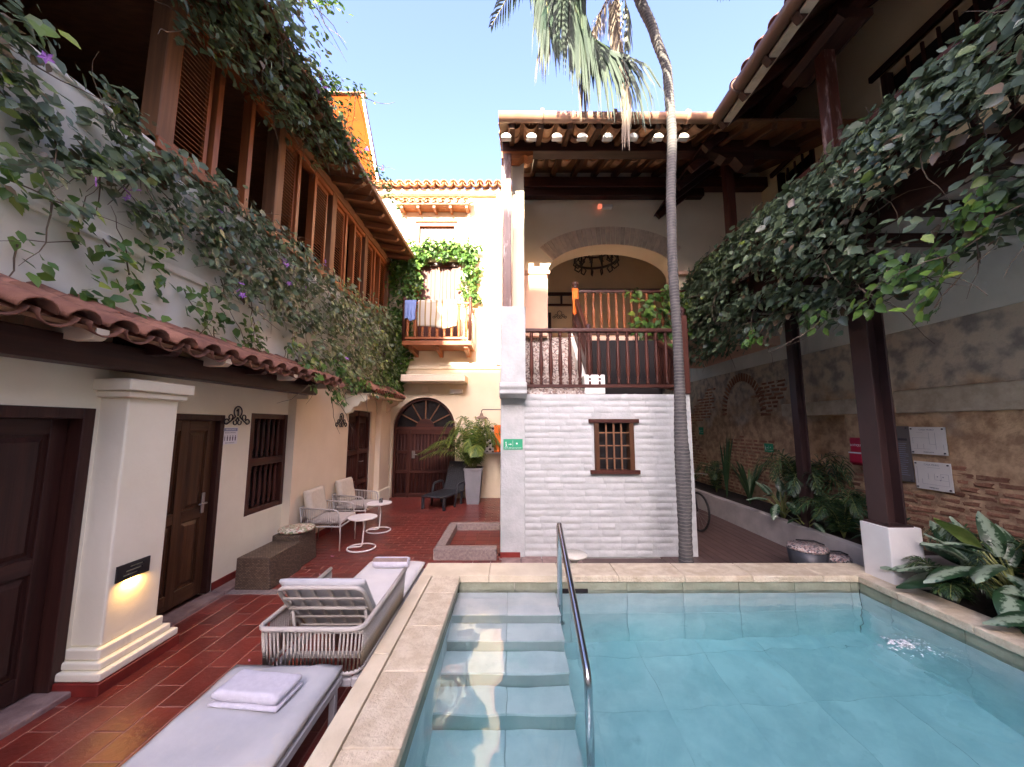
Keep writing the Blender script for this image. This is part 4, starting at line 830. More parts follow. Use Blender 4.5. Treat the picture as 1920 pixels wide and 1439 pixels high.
MB().box(RX + .36, 7.4, -4, 12.4, 4.2, 8.3).build('wing_body', M['void'], rw)
# protruding bricks of the bare wall
ob = []
for k in range(6):
    rnd = random.Random(k); b = MB(); L_ = .12 + .03 * k; b.box(0, .03, 0, L_, 0, .048); me = b.mesh('brick', M['oldbrick'], bev=.010, seg=2)
    for v in me.vertices: v.co += Vector((rnd.uniform(-.004, .004), rnd.uniform(-.018, .018), rnd.uniform(-.008, .008)))
    ob.append((L_, me))
nb2 = 0; cand = []
for j in range(38):
    z = .36 + j * .079; y = 2.0 + random.uniform(0, .3)
    while y < 11.5:
        L_, me = random.choice(ob); nn = noise.noise((y * .75, z * 1.3, 4.2)) + (1.55 - z) * .30 + .12 * noise.noise((y * 4, z * 4, 1))
        clear = not (2.3 < y < 5.05 and 2.0 < z < 2.4) and not (5.5 < y < 7.15 and 1.2 < z < 2.35) and not (4.4 < y < 5.1 and 1.05 < z < 1.95)
        if nn > .0 and clear and z < 3.0: cand.append((y, z, L_, me))
        y += L_ + .035 + random.random() * .03
cand.sort(key=lambda c: c[0]); rest = MB()
for k, (y, z, L_, me) in enumerate(cand):
    if k < 255: link('brick', me, rw, (RX - .004 - random.random() * .010, y, z + random.uniform(-.008, .008)), (random.uniform(-.05, .05), 0, random.uniform(-.03, .03)))
    else: rest.box(RX - .004 - random.random() * .010, RX + .01, y, y + L_, z, z + .045)
rest.build('brick', M['oldbrick'], rw, bev=.008, kind='stuff')
# blind brick arch further in
for k in range(26):
    a = math.pi * k / 25; r0 = .62
    o = link('arch_brick', ob[1][1], rw, (0, 0, 0)); o.matrix_basis = Matrix.Translation((RX - .02, 8.35 + r0 * math.cos(a), 2.15 + .75 * math.sin(a))) @ Matrix.Rotation(a, 4, 'X') @ Matrix.Diagonal((1, 1.1, 1, 1))
# steel columns and their white footings
def hcol(x0, x1, y0, y1, z0, z1, label):
    t = thing('steel_column', label, 'column', ((x0 + x1) / 2, (y0 + y1) / 2, z0), None)
    for a, c, n_ in ((x0, x0 + .02, 'flange'), (x1 - .02, x1, 'flange')): MB().box(a, c, y0, y1, z0 + .02, z1).build(n_, M['steelpost'], t, bev=.002)
    MB().box(x0 + .02, x1 - .02, (y0 + y1) / 2 - .01, (y0 + y1) / 2 + .01, z0 + .02, z1).build('web', M['steelpost'], t)
    MB().box(x0 - .03, x1 + .03, y0 - .03, y1 + .03, z0, z0 + .019).build('base_plate', M['steelpost'], t); return t
pd = tag(MB().box(3.865, 4.21, 3.94, 4.26, .285, .85).build('column_footing', M['whitepaint'], bev=.012, seg=2), 'white masonry block at the pool corner under the near steel column', 'plinth')
hcol(3.92, 4.12, 3.99, 4.21, .85, 3.88, 'near maroon steel column standing on the white block'); hcol(4.37, 4.50, 5.66, 5.79, .3, 3.92, 'slimmer maroon steel column rising from the planter')
# planters
pw = thing('long_planter', 'long low limewashed planter wall along the walkway', 'planter', (4.35, 8, 0))
MB().box(4.28, 4.42, 4.50, 12.4, 0, .40).build('planter_wall', M['concrete'], pw, bev=.012, seg=2); MB().box(4.28, 5.19, 4.43, 4.499, 0, .40).build('planter_wall', M['concrete'], pw, bev=.012)
MB().box(4.42, RX - .001, 4.50, 12.4, .05, .34).build('soil', M['soil'], pw)
nb_ = thing('poolside_bed', 'planting bed behind the right pool coping', 'planter', (4.6, 2, 0)); MB().box(PX1 + .31, RX - .001, -1.5, 3.9, 0, .27).build('soil', M['soil'], nb_)
# unseen wing behind the viewer, kept low to let in more sky
bw_ = thing('rear_wing', 'unseen low plain wing closing the court behind the pool', 'building', (0, -5, 0))
wall('wall', M['plaster'], bw_, 'y', -6.0, -.4, -7, 8, 0, 3.6, [(-2.6, -1.6, 0, 2.2), (1.5, 2.6, 0, 2.2)])
MB().box(-7, 8, -9, -6.6, 0, 3.5).build('wing_body', M['plaster'], bw_)
MB().box(-7.1, 8.1, -9.1, -5.8, 3.6, 3.7).build('roof', M['roof'], bw_)
tb_ = thing('shade_block', 'unseen tall block added beyond the low rear wing to shade the court', 'building', (0, -28, 0))  # added out of view; its height sets the court's shadow line
wall('wall', M['plaster'], tb_, 'y', -26.0, -.4, -26, 24, 0, 18.6, [(-20 + 4 * i, -18.6 + 4 * i, 2 + 3.3 * j, 3.8 + 3.3 * j) for i in range(11) for j in range(5)])
MB().box(-26, 24, -40, -26.6, 0, 18.5).build('block_body', M['concrete'], tb_)
# ================================================================== furniture
def rrect(x0, x1, y0, y1, r, n=5):
    out = []
    for cx, cy, a0 in ((x1 - r, y0 + r, -90), (x1 - r, y1 - r, 0), (x0 + r, y1 - r, 90), (x0 + r, y0 + r, 180)):
        out += [(cx + r * math.cos(R(a0 + 90 * k / n)), cy + r * math.sin(R(a0 + 90 * k / n))) for k in range(n + 1)]
    return out
def cushion(x0, x1, y0, y1, z0, z1, name, m, parent, seed=0, puff=.012, r=.04, mtx=None):
    """a padded slab with rounded rim and slightly uneven top"""
    nx, ny = 14, 26; vs = []; fs = []
    for s_ in (0, 1):
        for j in range(ny + 1):
            for i in range(nx + 1):
                u, v = i / nx, j / ny; x = x0 + (x1 - x0) * u; y = y0 + (y1 - y0) * v; e = min(x - x0, x1 - x, y - y0, y1 - y); t = min(1, e / r); f = math.sqrt(max(0, 1 - (1 - t) ** 2)); h = (z1 - z0) / 2
                z = (z0 + z1) / 2 + (h * (.35 + .65 * f) + (puff * noise.noise((x * 3.5 + seed, y * 3.5, seed)) + puff * .6 * noise.noise((x * 11, y * 9 + seed, 3)) + puff * .35 * noise.noise((x * 30, y * 14 + seed, 8)) if s_ else 0)) * (1 if s_ else -1)
                p = Vector((x, y, z)); vs.append(mtx @ p if mtx else p)
    q = (nx + 1) * (ny + 1)
    for s_ in (0, 1):
        for j in range(ny):
            for i in range(nx): a = s_ * q + j * (nx + 1) + i; f = (a, a + 1, a + nx + 2, a + nx + 1); fs.append(f if s_ else f[::-1])
    rim = [i for i in range(nx)] + [j * (nx + 1) + nx for j in range(ny)] + [ny * (nx + 1) + i for i in range(nx, 0, -1)] + [j * (nx + 1) for j in range(ny, 0, -1)]
    for a, c in zip(rim, rim[1:] + rim[:1]): fs.append((a, c, q + c, q + a))
    return MB().add(vs, fs).build(name, m, parent, smooth=True)
# -- near flat lounger
s1 = thing('sun_lounger', 'near flat sun lounger with pale grey mattress and folded white towel', 'sun lounger', (-1.42, 1.6, 0), 'loungers by the pool')
LX0, LX1, LY0_, LY1_ = -1.80, -1.10, .62, 2.60
for q in ((LX0, LX1, LY0_, LY0_ + .04), (LX0, LX1, LY1_ - .04, LY1_)): MB().box(*q, .24, .29).build('frame_rail', M['bedframe'], s1, bev=.006)
for q in ((LX0, LX0 + .04, LY0_ + .041, LY1_ - .041), (LX1 - .04, LX1, LY0_ + .041, LY1_ - .041)): MB().box(*q, .24, .29).build('frame_rail', M['bedframe'], s1, bev=.006)
for x in (LX0 + .002, LX1 - .042):
    for y in (LY0_ + .05, LY1_ - .09): MB().box(x, x + .038, y, y + .04, 0, .239).build('leg', M['bedframe'], s1, bev=.004)
for k in range(12): MB().box(LX0 + .045, LX1 - .045, LY0_ + .1 + k * .15, LY0_ + .16 + k * .15, .27, .288).build('slat', M['bedframe'], s1)
cushion(LX0 + .005, LX1 - .003, LY0_, LY1_, .291, .375, 'mattress', M['canvas'], s1, 1, .016, .035)
# -- second lounger: rope sided, back raised
s2 = thing('rope_lounger', 'second sun lounger with raised slatted back and rope sided head end', 'sun lounger', (-1.34, 3.5, 0), 'loungers by the pool')
QX0, QX1, QY0, QY1 = -1.66, -1.01, 2.62, 4.50
for x in (QX0, QX1 - .045): MB().box(x, x + .045, QY0, QY1, .20, .255).build('frame_rail', M['bedframe'], s2, bev=.006)
for y in (QY0 + .0, QY1 - .04): MB().box(QX0 + .046, QX1 - .046, y, y + .04, .20, .25).build('frame_rail', M['bedframe'], s2, bev=.006)
for x in (QX0 + .004, QX1 - .042):
    for y in (QY0 + .05, QY1 - .12): MB().box(x, x + .036, y, y + .04, 0, .199).build('leg', M['bedframe'], s2, bev=.004)
for a in (.28, .60, .9): MB().box(QX0 + .05, QX1 - .05, QY0 + a, QY0 + a + .035, .215, .245).build('cross_bar', M['frame'], s2)
cushion(QX0 + .004, QX1 - .004, 3.22, QY1 + .02, .26, .345, 'mattress', M['canvasw'], s2, 2, .008, .035)
# rope basket: three sides between a lower and an upper rail
U = [(QX0, 3.58), (QX0, QY0 + .07)] ; rr = .07
path = [(QX0 + .0, 3.60, .0)] + [(QX0, 3.3, 0), (QX0, QY0 + rr, 0)] + [(QX0 + rr - rr * math.cos(R(t)), QY0 + rr - rr * math.sin(R(t)), 0) for t in (20, 45, 70, 90)] + [(QX1 - rr + rr * math.sin(R(t)), QY0 + rr - rr * math.cos(R(t)), 0) for t in (0, 20, 45, 70, 90)] + [(QX1, 3.3, 0), (QX1, 3.60, 0)]
def along(path, step):
    P = [Vector(p) for p in path]; out = []; acc = 0; L_ = [0]
    for a, c in zip(P, P[1:]): L_.append(L_[-1] + (c - a).length)
    n = int(L_[-1] / step)
    for k in range(n + 1):
        s_ = L_[-1] * k / n
        for i in range(len(P) - 1):
            if L_[i] <= s_ <= L_[i + 1] + 1e-9: t = (s_ - L_[i]) / max(1e-9, L_[i + 1] - L_[i]); out.append(P[i].lerp(P[i + 1], t)); break
    return out, L_[-1]
ztop = lambda y: .565 + max(0, (y - 3.2)) * .04
up = [Vector((p[0] + (-.02 if p[0] < -1.5 else .02 if p[0] > -1.15 else 0), p[1] - (.02 if p[1] < 2.8 else 0), ztop(p[1]))) for p in path]
bkt = MB().tube([(p[0], p[1], .285) for p in path], .013, 8).build('rope_side', M['frame'], s2, smooth=True, label='rope wound side panel round the head end')
MB().tube(up, .0165, 10).build('top_rail', M['frame'], bkt, smooth=True)
lo, Lp = along(path, .025); rp = MB()
rope = MB().tube([(0, 0, 0), (0, 0, 1)], .0052, 6).mesh('rope', M['rope'], True)
for p in lo:
    h = Vector((p.x + (-.02 if p.x < -1.5 else .02 if p.x > -1.15 else 0), p.y - (.02 if p.y < 2.72 else 0), ztop(p.y))); a = Vector((p.x, p.y, .275)); d = h - a
    o = link('rope', rope, bkt); o.matrix_basis = Matrix.Translation(a) @ d.to_track_quat('Z', 'Y').to_matrix().to_4x4() @ Matrix.Diagonal((1.25, 1.25, d.length, 1))
# raised back: padded frame seen from below
hinge = Vector((0, 3.13, .275)); ang = R(130)                      # leans towards the viewer
Bm = Matrix.Translation(hinge) @ Matrix.Rotation(ang, 4, 'X')
def BT(x, y, z): return Bm @ Vector((x, y, z))
bk_ = MB().tube([BT(*p) for p in [(x, y, 0) for x, y in rrect(QX0 + .03, QX1 - .03, 0, .66, .07)]], .015, 8, True).build('back_frame', M['frame'], s2, smooth=True)
for k in range(1, 5): x = QX0 + .03 + (QX1 - QX0 - .06) * k / 5; MB().box(x - .012, x + .012, .01, .65, -.006, .006, Bm).build('back_bar', M['frame'], bk_)
for k in range(1, 5): MB().box(QX0 + .04, QX1 - .04, .13 * k, .13 * k + .024, .0065, .016, Bm).build('back_slat', M['frame'], bk_)
cushion(QX0 + .025, QX1 - .025, -.0, .665, -.08, -.018, 'back_cushion', M['canvas'], s2, 5, .008, .035, Bm)
for x in (QX0 + .06, QX1 - .06): MB().tube([BT(x, .40, .01), (x, 2.95, .24)], .011, 8).build('back_stay', M['frame'], s2, smooth=True)
MB().tube([BT(QX0 + .05, .42, .02), BT(QX1 - .05, .42, .02)], .012, 8).build('back_stay', M['frame'], s2, smooth=True)
# -- towels
def folded_towel():
    t = thing('towel', 'white towel folded flat on the near lounger', 'towel', (-1.46, 2.28, .38))
    Mz = Matrix.Translation((-1.44, 2.27, .378)) @ Matrix.Rotation(R(-6), 4, 'Z')
    for k, (w_, d_, z, h_) in enumerate(((.40, .215, .001, .026), (.39, .21, .024, .058))):
        cushion(-w_ / 2 + .004 * k, w_ / 2, -d_ / 2 + .006 * k, d_ / 2, z, z + h_, 'fold', M['towel'], t, 9 + k, .010, .03, Mz)
    return t
folded_towel()
rt = thing('rolled_towel', 'white and brown striped towel rolled on the far end of the rope lounger', 'towel', (-1.36, 4.25, .35))
for a, c, m in ((-.19, .19, 'towel'),):
    for k, (r0, off) in enumerate(((.052, 0),)):
        vs = []; n = 18
        prof = []
        for i in range(26):
            x = -.19 + .38 * i / 25; prof.append(x)
        for x in prof:
            e = min(x + .19, .19 - x); rr_ = .062 * min(1, .82 + e * 9)
            for k2 in range(n): an = 2 * math.pi * k2 / n; vs.append((-1.33 + x, 4.27 + rr_ * 1.05 * math.cos(an), (.345 + .056) + rr_ * math.sin(an) * .9))
        fs = [(i * n + k2, i * n + (k2 + 1) % n, (i + 1) * n + (k2 + 1) % n, (i + 1) * n + k2) for i in range(25) for k2 in range(n)] + [tuple(range(n - 1, -1, -1)), tuple(25 * n + k2 for k2 in range(n))]
        MB().add(vs, fs).build('towel_roll', M['towel'], rt, smooth=True)
m = MB()
for i in range(24):
    x = -1.33 - .186 + .372 * i / 24; x2 = x + .372 / 24 + .0005
    for k2 in range(3):
        a0 = R(112 + k2 * 14); a1 = R(112 + k2 * 14 + 14); f = lambda x, a: (x, 4.27 + .0665 * math.cos(a), .401 + .0575 * math.sin(a)); m.add([f(x, a0), f(x2, a0), f(x2, a1), f(x, a1)], [(0, 1, 2, 3)])
m.build('brown_band', M['towelbrown'], rt, smooth=True, weld=True)
sw_ = MB().tube([(-1.138, 4.27 + .06 * math.cos(a) * (1 - a / 16), .401 + .05 * math.sin(a) * (1 - a / 16)) for a in np.linspace(0, 12, 40)], .0035, 5).build('rolled_edge', M['towel'], rt, smooth=True)
# -- wicker stools
ot1 = thing('wicker_bench', 'oblong brown wicker ottoman against the room wall', 'ottoman', (-2.95, 4.8, 0))
MB().prism([(-3.22, 0), (-2.80, 0), (-2.84, .36), (-3.22, .36)], 4.52, 5.16).build('seat_block', M['wicker'], ot1, bev=.018, seg=3)
ot2 = thing('wicker_stool', 'square wicker stool with floral cushion behind the oblong ottoman', 'stool', (-3.0, 5.4, 0))
MB().prism([(-3.24, 0), (-2.84, 0), (-2.88, .42), (-3.24, .42)], 5.19, 5.62).build('seat_block', M['wicker'], ot2, bev=.018, seg=3)
MB().lathe([(.16, 0), (.215, .008), (.235, .03), (.225, .052), (.15, .068), (.0, .072)], 28, (-3.03, 5.41, .421)).build('round_cushion', M['mosaic'], ot2, smooth=True)
# -- armchairs
def armchair(label, loc, rz):
    t = thing('armchair', label, 'armchair', (0, 0, 0), 'rope armchairs on the terrace'); wd, dp = .60, .58   # faces +x
    fr = MB()
    for y in (-wd / 2, wd / 2):
        top = bendpts([(-dp / 2 - .04, y, .64), (dp / 2 - .05, y, .60), (dp / 2, y, .36), (dp / 2 + .005, y, 0)], 0, .06); fr.tube(top, .012, 8)
        fr.tube([(-dp / 2 - .04, y, .64), (-dp / 2, y, .36), (-dp / 2 - .03, y, 0)], .012, 8)
    fr.tube([(-dp / 2 - .04, -wd / 2, .64), (-dp / 2 - .05, 0, .645), (-dp / 2 - .04, wd / 2, .64)], .012, 8)
    f = fr.build('frame', M['frame'], t, smooth=True)
    for y in (-wd / 2, wd / 2): MB().tube([(-dp / 2, y, .36), (dp / 2, y, .36)], .012, 8).build('seat_rail', M['frame'], t, smooth=True)
    for x in (-dp / 2, dp / 2): MB().tube([(x, -wd / 2, .36), (x, wd / 2, .36)], .012, 8).build('seat_rail', M['frame'], t, smooth=True)
    for y in (-wd / 2, wd / 2):
        sp_ = MB().box(-dp / 2 + .01, dp / 2 - .01, y - .003, y + .003, .345, .35).build('arm_side', M['rope'], t)
        for k in range(18): x = -dp / 2 + .01 + (dp - .05) * k / 17; o = link('rope', rope, sp_, (x, y, .36), (0, -.05 if k < 14 else .0, 0), (1, 1, (.635 - .045 * k / 17) - .36))
    bkp = MB().box(-dp / 2 - .012, -dp / 2 - .006, -wd / 2 + .01, wd / 2 - .01, .345, .35).build('back_side', M['rope'], t)
    for k in range(20): link('rope', rope, bkp, (-dp / 2, -wd / 2 + wd * (k + .5) / 20, .36), (0, -.14, 0), (.9, .9, .285))
    cushion(-dp / 2 + .02, dp / 2 + .01, -wd / 2 + .02, wd / 2 - .02, .375, .455, 'seat_cushion', M['cushseat'], t, 4, .006, .04)
    cushion(-.27, .27, 0, .44, -.06, .06, 'back_cushion', M['cushion'], t, 6, .01, .06, Matrix.Translation((-dp / 2 + .09, 0, .455)) @ Matrix.Rotation(R(-12), 4, 'Y') @ Matrix.Rotation(R(90), 4, 'Z') @ Matrix.Rotation(R(90), 4, 'X'))
    t.location = loc; t.rotation_euler = (0, 0, rz); return t
a1 = armchair('rope armchair with sand cushions beside the floral topped stool', (-2.93, 6.16, 0), R(2))
a2 = dup(a1, (-2.93, 7.22, 0), R(-3), 'rope armchair with sand cushions nearest the far plank door')
# -- side tables
def side_table(loc, label, hz, cups):
    t = thing('side_table', label, 'table', (0, 0, 0), 'round white side tables')
    MB().lathe([(.205, 0), (.215, .004), (.218, .018), (.212, .022), (0, .0225)], 36, (0, 0, hz)).build('table_top', M['whitemetal'], t, smooth=False)
    MB().tube([(.205 * math.cos(a), .205 * math.sin(a), .028) for a in np.linspace(0, 2 * math.pi, 36, endpoint=False)], .0125, 8, True).build('ring_foot', M['whitemetal'], t, smooth=True)
    MB().tube(bendpts([(-.20, 0, .03), (.0, .02, .04), (.03, .0, hz - .12), (.0, 0, hz)], 0, .05), .012, 8).build('stem', M['whitemetal'], t, smooth=True)
    t.location = loc; return t
side_table((-2.32, 5.94, 0), 'round white side table in front of the first armchair', .47, 0)
side_table((-2.40, 6.90, 0), 'round white side table with small glass, in front of the far armchair', .49, 1)
cg = thing('drinking_glass', 'small clear glass on the further side table', 'glass', (-2.37, 6.88, .513))
gm = bpy.data.materials.new('clear_glass'); gm.use_nodes = True; gm.node_tree.nodes['Principled BSDF'].inputs['Transmission Weight'].default_value = 1; gm.node_tree.nodes['Principled BSDF'].inputs['Roughness'].default_value = .05
MB().lathe([(.030, 0), (.036, .07), (.034, .07), (.028, .006), (0, .006)], 16, (-2.37, 6.88, .5135)).build('tumbler', gm, cg, smooth=True)
pt = thing('pedestal_table', 'low round cream pedestal table just behind the pool coping', 'table', (.83, 5.05, 0))
MB().lathe([(.10, 0), (.105, .02), (.05, .05), (.045, .16), (.10, .20), (.165, .225), (.17, .24), (.165, .25), (0, .252)], 28, (.80, 4.98, .004)).build('table_body', mat('cream_ceramic', (.68, .66, .56), .35, (.6, .58, .48), 6), pt, smooth=True)
# -- black plastic lounger
bl = thing('plastic_lounger', 'black moulded plastic lounger with upright back by the gate', 'sun lounger', (-1.7, 9, 0))
BLM = Matrix.Translation((-1.78, 8.62, 0)) @ Matrix.Rotation(R(-20), 4, 'Z')
def bl_box(n_, q, mtx=None, bev=.008): return MB().box(*q, BLM @ mtx if mtx else BLM).build(n_, M['blackplastic'], bl, bev=bev, seg=2)
bl_box('seat', (-.30, .30, -.05, .95, .27, .31), bev=.015)
for k in range(9): bl_box('seat_rib', (-.25, .25, 0 + k * .10, .05 + k * .10, .3105, .318), None, .003)
bkm = Matrix.Translation((0, .93, .29)) @ Matrix.Rotation(R(68), 4, 'X')
bkx = bl_box('back', (-.28, .28, 0, .74, -.02, .012), bkm, .02)
dm = MB().add([(-.026, 0, .0), (0, -.03, 0), (.026, 0, 0), (0, .03, 0), (0, 0, .012)], [(0, 1, 4), (1, 2, 4), (2, 3, 4), (3, 0, 4)]).mesh('diamond_boss', M['blackplastic'])
for i in range(8):
    for j in range(10):
        o = link('diamond_boss', dm, bkx); o.matrix_basis = BLM @ bkm @ Matrix.Translation((-.21 + i * .06, .10 + j * .06 + (.03 if i % 2 else 0), .0125))
for x in (-.30, .25): bl_box('leg', (x, x + .05, -.03, .03, 0, .275)); bl_box('leg', (x, x + .05, .80, .86, 0, .275))
for s_ in (-1, 1):
    MB().tube([BLM @ Vector(p) for p in bendpts([(s_ * .31, .42, .0), (s_ * .33, .52, .50), (s_ * .33, .95, .52), (s_ * .32, 1.12, .0)], 0, .08)], .026, 8).build('arm', M['blackplastic'], bl, smooth=True)
# -- grey planter with areca palm
gp = thing('tapered_planter', 'tall tapered grey planter beside the gate', 'planter', (-.98, 9.35, 0))
def taper(x, y, z0, z1, a, c, name, m, par, bev=.01):
    vs = [(x + sx * h, y + sy * h, z) for h, z in ((a, z0), (c, z1)) for sx, sy in ((-1, -1), (1, -1), (1, 1), (-1, 1))]
    return MB().add(vs, [(3, 2, 1, 0), (4, 5, 6, 7), (0, 1, 5, 4), (1, 2, 6, 5), (2, 3, 7, 6), (3, 0, 4, 7)]).build(name, m, par, bev=bev, seg=2)
taper(-.95, 9.35, 0, .80, .15, .215, 'pot_body', M['pot'], gp); taper(-.95, 9.35, .801, .86, .225, .23, 'pot_rim', M['pot'], gp); taper(-.95, 9.35, .862, .872, .20, .20, 'soil', M['soil'], gp, 0)
# ================================================================== foliage tools
def set_tint(me, tint):
    at = me.attributes.new('tint', 'FLOAT', 'FACE'); at.data.foreach_set('value', np.asarray(tint, dtype=np.float32))
LT = np.array([(0, 0, 0), (.28, .36, .03), (.62, .30, .02), (1, 0, -.10), (.62, -.30, .02), (.28, -.36, .03), (.30, 0, -.05), (.65, 0, -.06)])   # x along, y across
LFc = [(0, 6, 1), (1, 6, 7, 2), (2, 7, 3), (0, 5, 6), (6, 5, 4, 7), (4, 3, 7)]
def leaf_mesh(name, m): return MB().add([tuple(p) for p in LT], LFc).mesh(name, m, True)
def leaf_frames(nrm, tipdir, rs):
    """orthonormal frames: x the leaf's length, z its upper face"""
    n = nrm / np.linalg.norm(nrm, axis=1, keepdims=True); x = tipdir - n * (tipdir * n).sum(1, keepdims=True); x /= np.maximum(1e-6, np.linalg.norm(x, axis=1, keepdims=True)); y = np.cross(n, x)
    return x, y, n
def leaves(name, pos, nrm, tip, size, mats, parent, n_single=0, width=.88, tint=None, rng=None):
    rng = rng or np.random.default_rng(len(pos)); x, y, z = leaf_frames(nrm, tip, rng); K = len(pos); tint = rng.random(K) if tint is None else tint
    dist = np.linalg.norm(pos - np.array([0, 0, 1.9]), axis=1); order = np.argsort(-size / dist); single = set(order[:n_single].tolist()) if n_single else set()
    idx = np.array([i for i in range(K) if i not in single])
    T = LT * np.array([1, width, 1]); V = pos[idx, None, :] + size[idx, None, None] * (T[None, :, 0:1] * x[idx, None, :] + T[None, :, 1:2] * y[idx, None, :] + T[None, :, 2:3] * z[idx, None, :])
    V = V.reshape(-1, 3); off = (np.arange(len(idx)) * 8); F = []
    for f in LFc: F.append((np.array(f)[None, :] + off[:, None]))
    faces = []; tn = []
    for f in F: faces += f.tolist(); tn.append(tint[idx])
    me = bpy.data.meshes.new(name); me.from_pydata(V.tolist(), [], faces); me.materials.append(M[mats[0]]); set_tint(me, np.concatenate(tn)); me.update()
    for p in me.polygons: p.use_smooth = True
    o = link(name, me, parent, kind='stuff')
    if single:
        lm = leaf_mesh('leaf', M[mats[1]])
        for i in sorted(single):
            q = link('leaf', lm, parent); mm = Matrix((x[i], y[i], z[i])).transposed().to_4x4(); mm.translation = Vector(pos[i]); q.matrix_basis = mm @ Matrix.Diagonal((size[i], size[i] * width, size[i], 1))
    return o
def vine(name, label, sampler, n, outward, mats, size=(.085, .13), n_single=0, cat='vine', droop=.75, spread=.48, loc=(0, 0, 0), twigs=60, flowers=0, seed=1, tintf=None):
    """sampler(rng, n) -> points; leaves grow in clusters along hidden stems"""
    rng = np.random.default_rng(seed); t = thing(name, label, cat, loc); c = sampler(rng, n // 6 + 1); pos = np.repeat(c, 6, axis=0)[:n] + rng.normal(0, .055, (n, 3))
    out = np.array(outward, float); nrm = out[None, :] + rng.normal(0, spread, (n, 3)) + np.array([0, 0, .6]); tip = np.array([0, 0, -droop]) + rng.normal(0, .55, (n, 3)) + out[None, :] * .25
    sz = rng.uniform(*size, n) * np.where(rng.random(n) < .15, .6, 1)
    tint = rng.random(n) * .72 + rng.normal(0, .05, n) + np.repeat(rng.random(n // 6 + 1) < .05, 6)[:n] * .28; tint = np.clip(tint if tintf is None else tintf(pos, tint, rng), 0, 1)
    leaves('foliage', pos, nrm, tip, sz, mats, t, n_single, rng=rng, tint=tint)
    st = MB()
    for k in range(twigs):
        p = Vector(c[rng.integers(len(c))]) - Vector(out) * .06; pts = [p]; d = Vector(rng.normal(0, 1, 3)); d = (d - Vector(out) * d.dot(Vector(out)) * .8 + Vector((0, 0, -.4))).normalized()
        for s_ in range(6): d = (d + Vector(rng.normal(0, .22, 3)) + Vector((0, 0, -.05))).normalized(); pts.append(pts[-1] + d * .10)
        st.tube(pts, [.006 * (1 - .12 * i) for i in range(7)], 4, cap=False)
    st.build('stems', M['bark'], t, smooth=True, kind='stuff')
    if flowers:
        fm = MB()
        for k in range(5): a = 2 * math.pi * k / 5; fm.add([(0, 0, 0), (.5 * math.cos(a - .5), .5 * math.sin(a - .5), .25), (math.cos(a), math.sin(a), .1), (.5 * math.cos(a + .5), .5 * math.sin(a + .5), .25)], [(0, 1, 2, 3)])
        fme = fm.mesh('flower', M['flower'])
        for k in range(flowers):
            p = Vector(c[rng.integers(len(c))]) + Vector(out) * rng.uniform(.08, .16)
            for j in range(rng.integers(1, 4)): o = link('flower', fme, t, p + Vector(rng.normal(0, .04, 3)), tuple(rng.uniform(-1, 1, 3) + np.array([0, 1.2 * out[0], 0])), (.043,) * 3)
    return t
# -- left wall vine
def s_left(rng, n):
    P = []
    while len(P) < n:
        y = rng.uniform(1.3, 9.75); top = 4.60 if y > 3.3 else 4.56
        near = y < 3.6
        L1 = 1.00 + .10 * noise.noise((y * 1.4, 0, 0)) if near else min(1.9, 1.0 + (y - 3.6) * .34) + .25 * noise.noise((y * 1.1, 3, 0))
        z = top - rng.beta(1.25, 1.5) * L1 * 1.12 + .06
        cover = noise.noise((y * 2.0, z * 2.2, 7)) + noise.noise((y * 5, z * 5, 2)) * .5
        if near and cover < .02: continue
        if not near and y < 6 and z < 3.6 and cover < -.18: continue
        bulge = .07 + (.10 if near else .14 + max(0, y - 5.5) * .085) * rng.random()
        if y > 8.6: bulge *= .8
        P.append((-3.42 + bulge + .05, y, z))
    return np.array(P)
def tint_left(pos, t, rng): return t * (.8 + .2 * (pos[:, 1] > 5)) + np.clip((pos[:, 1] - 5) * .05, 0, .2)
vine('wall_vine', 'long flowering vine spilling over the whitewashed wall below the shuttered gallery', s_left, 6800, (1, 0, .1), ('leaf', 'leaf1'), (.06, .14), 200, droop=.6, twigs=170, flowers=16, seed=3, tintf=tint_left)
def s_strands(rng, n):                                              # loose strands below the mass
    P = []; S = [(1.9, 3.4, 2.85), (2.25, 3.6, 2.95), (2.62, 3.7, 2.72), (2.95, 3.5, 2.9), (3.25, 3.6, 2.82), (3.7, 3.3, 2.75), (4.05, 3.2, 2.62), (4.5, 3.2, 2.72), (4.95, 3.1, 2.45), (5.5, 3.0, 2.30), (5.62, 2.9, 2.2), (6.3, 3.0, 2.42), (7.0, 2.9, 2.5), (7.8, 3.0, 2.55), (8.4, 3.2, 2.75)]
    while len(P) < n:
        y, a, c = S[rng.integers(len(S))]; t = rng.random(); P.append((-3.3 + .35 * max(0, t) * (y > 4.8) + .25 * (y > 4.8), y + .22 * t + rng.normal(0, .05), a + (c - a) * t))
    return np.array(P)
vine('hanging_strands', 'loose leafy strands trailing from the wall vine on to the clay eave', s_strands, 800, (1, 0, .1), ('leafp', 'leafp1'), (.08, .13), 90, twigs=40, seed=5, droop=.7)
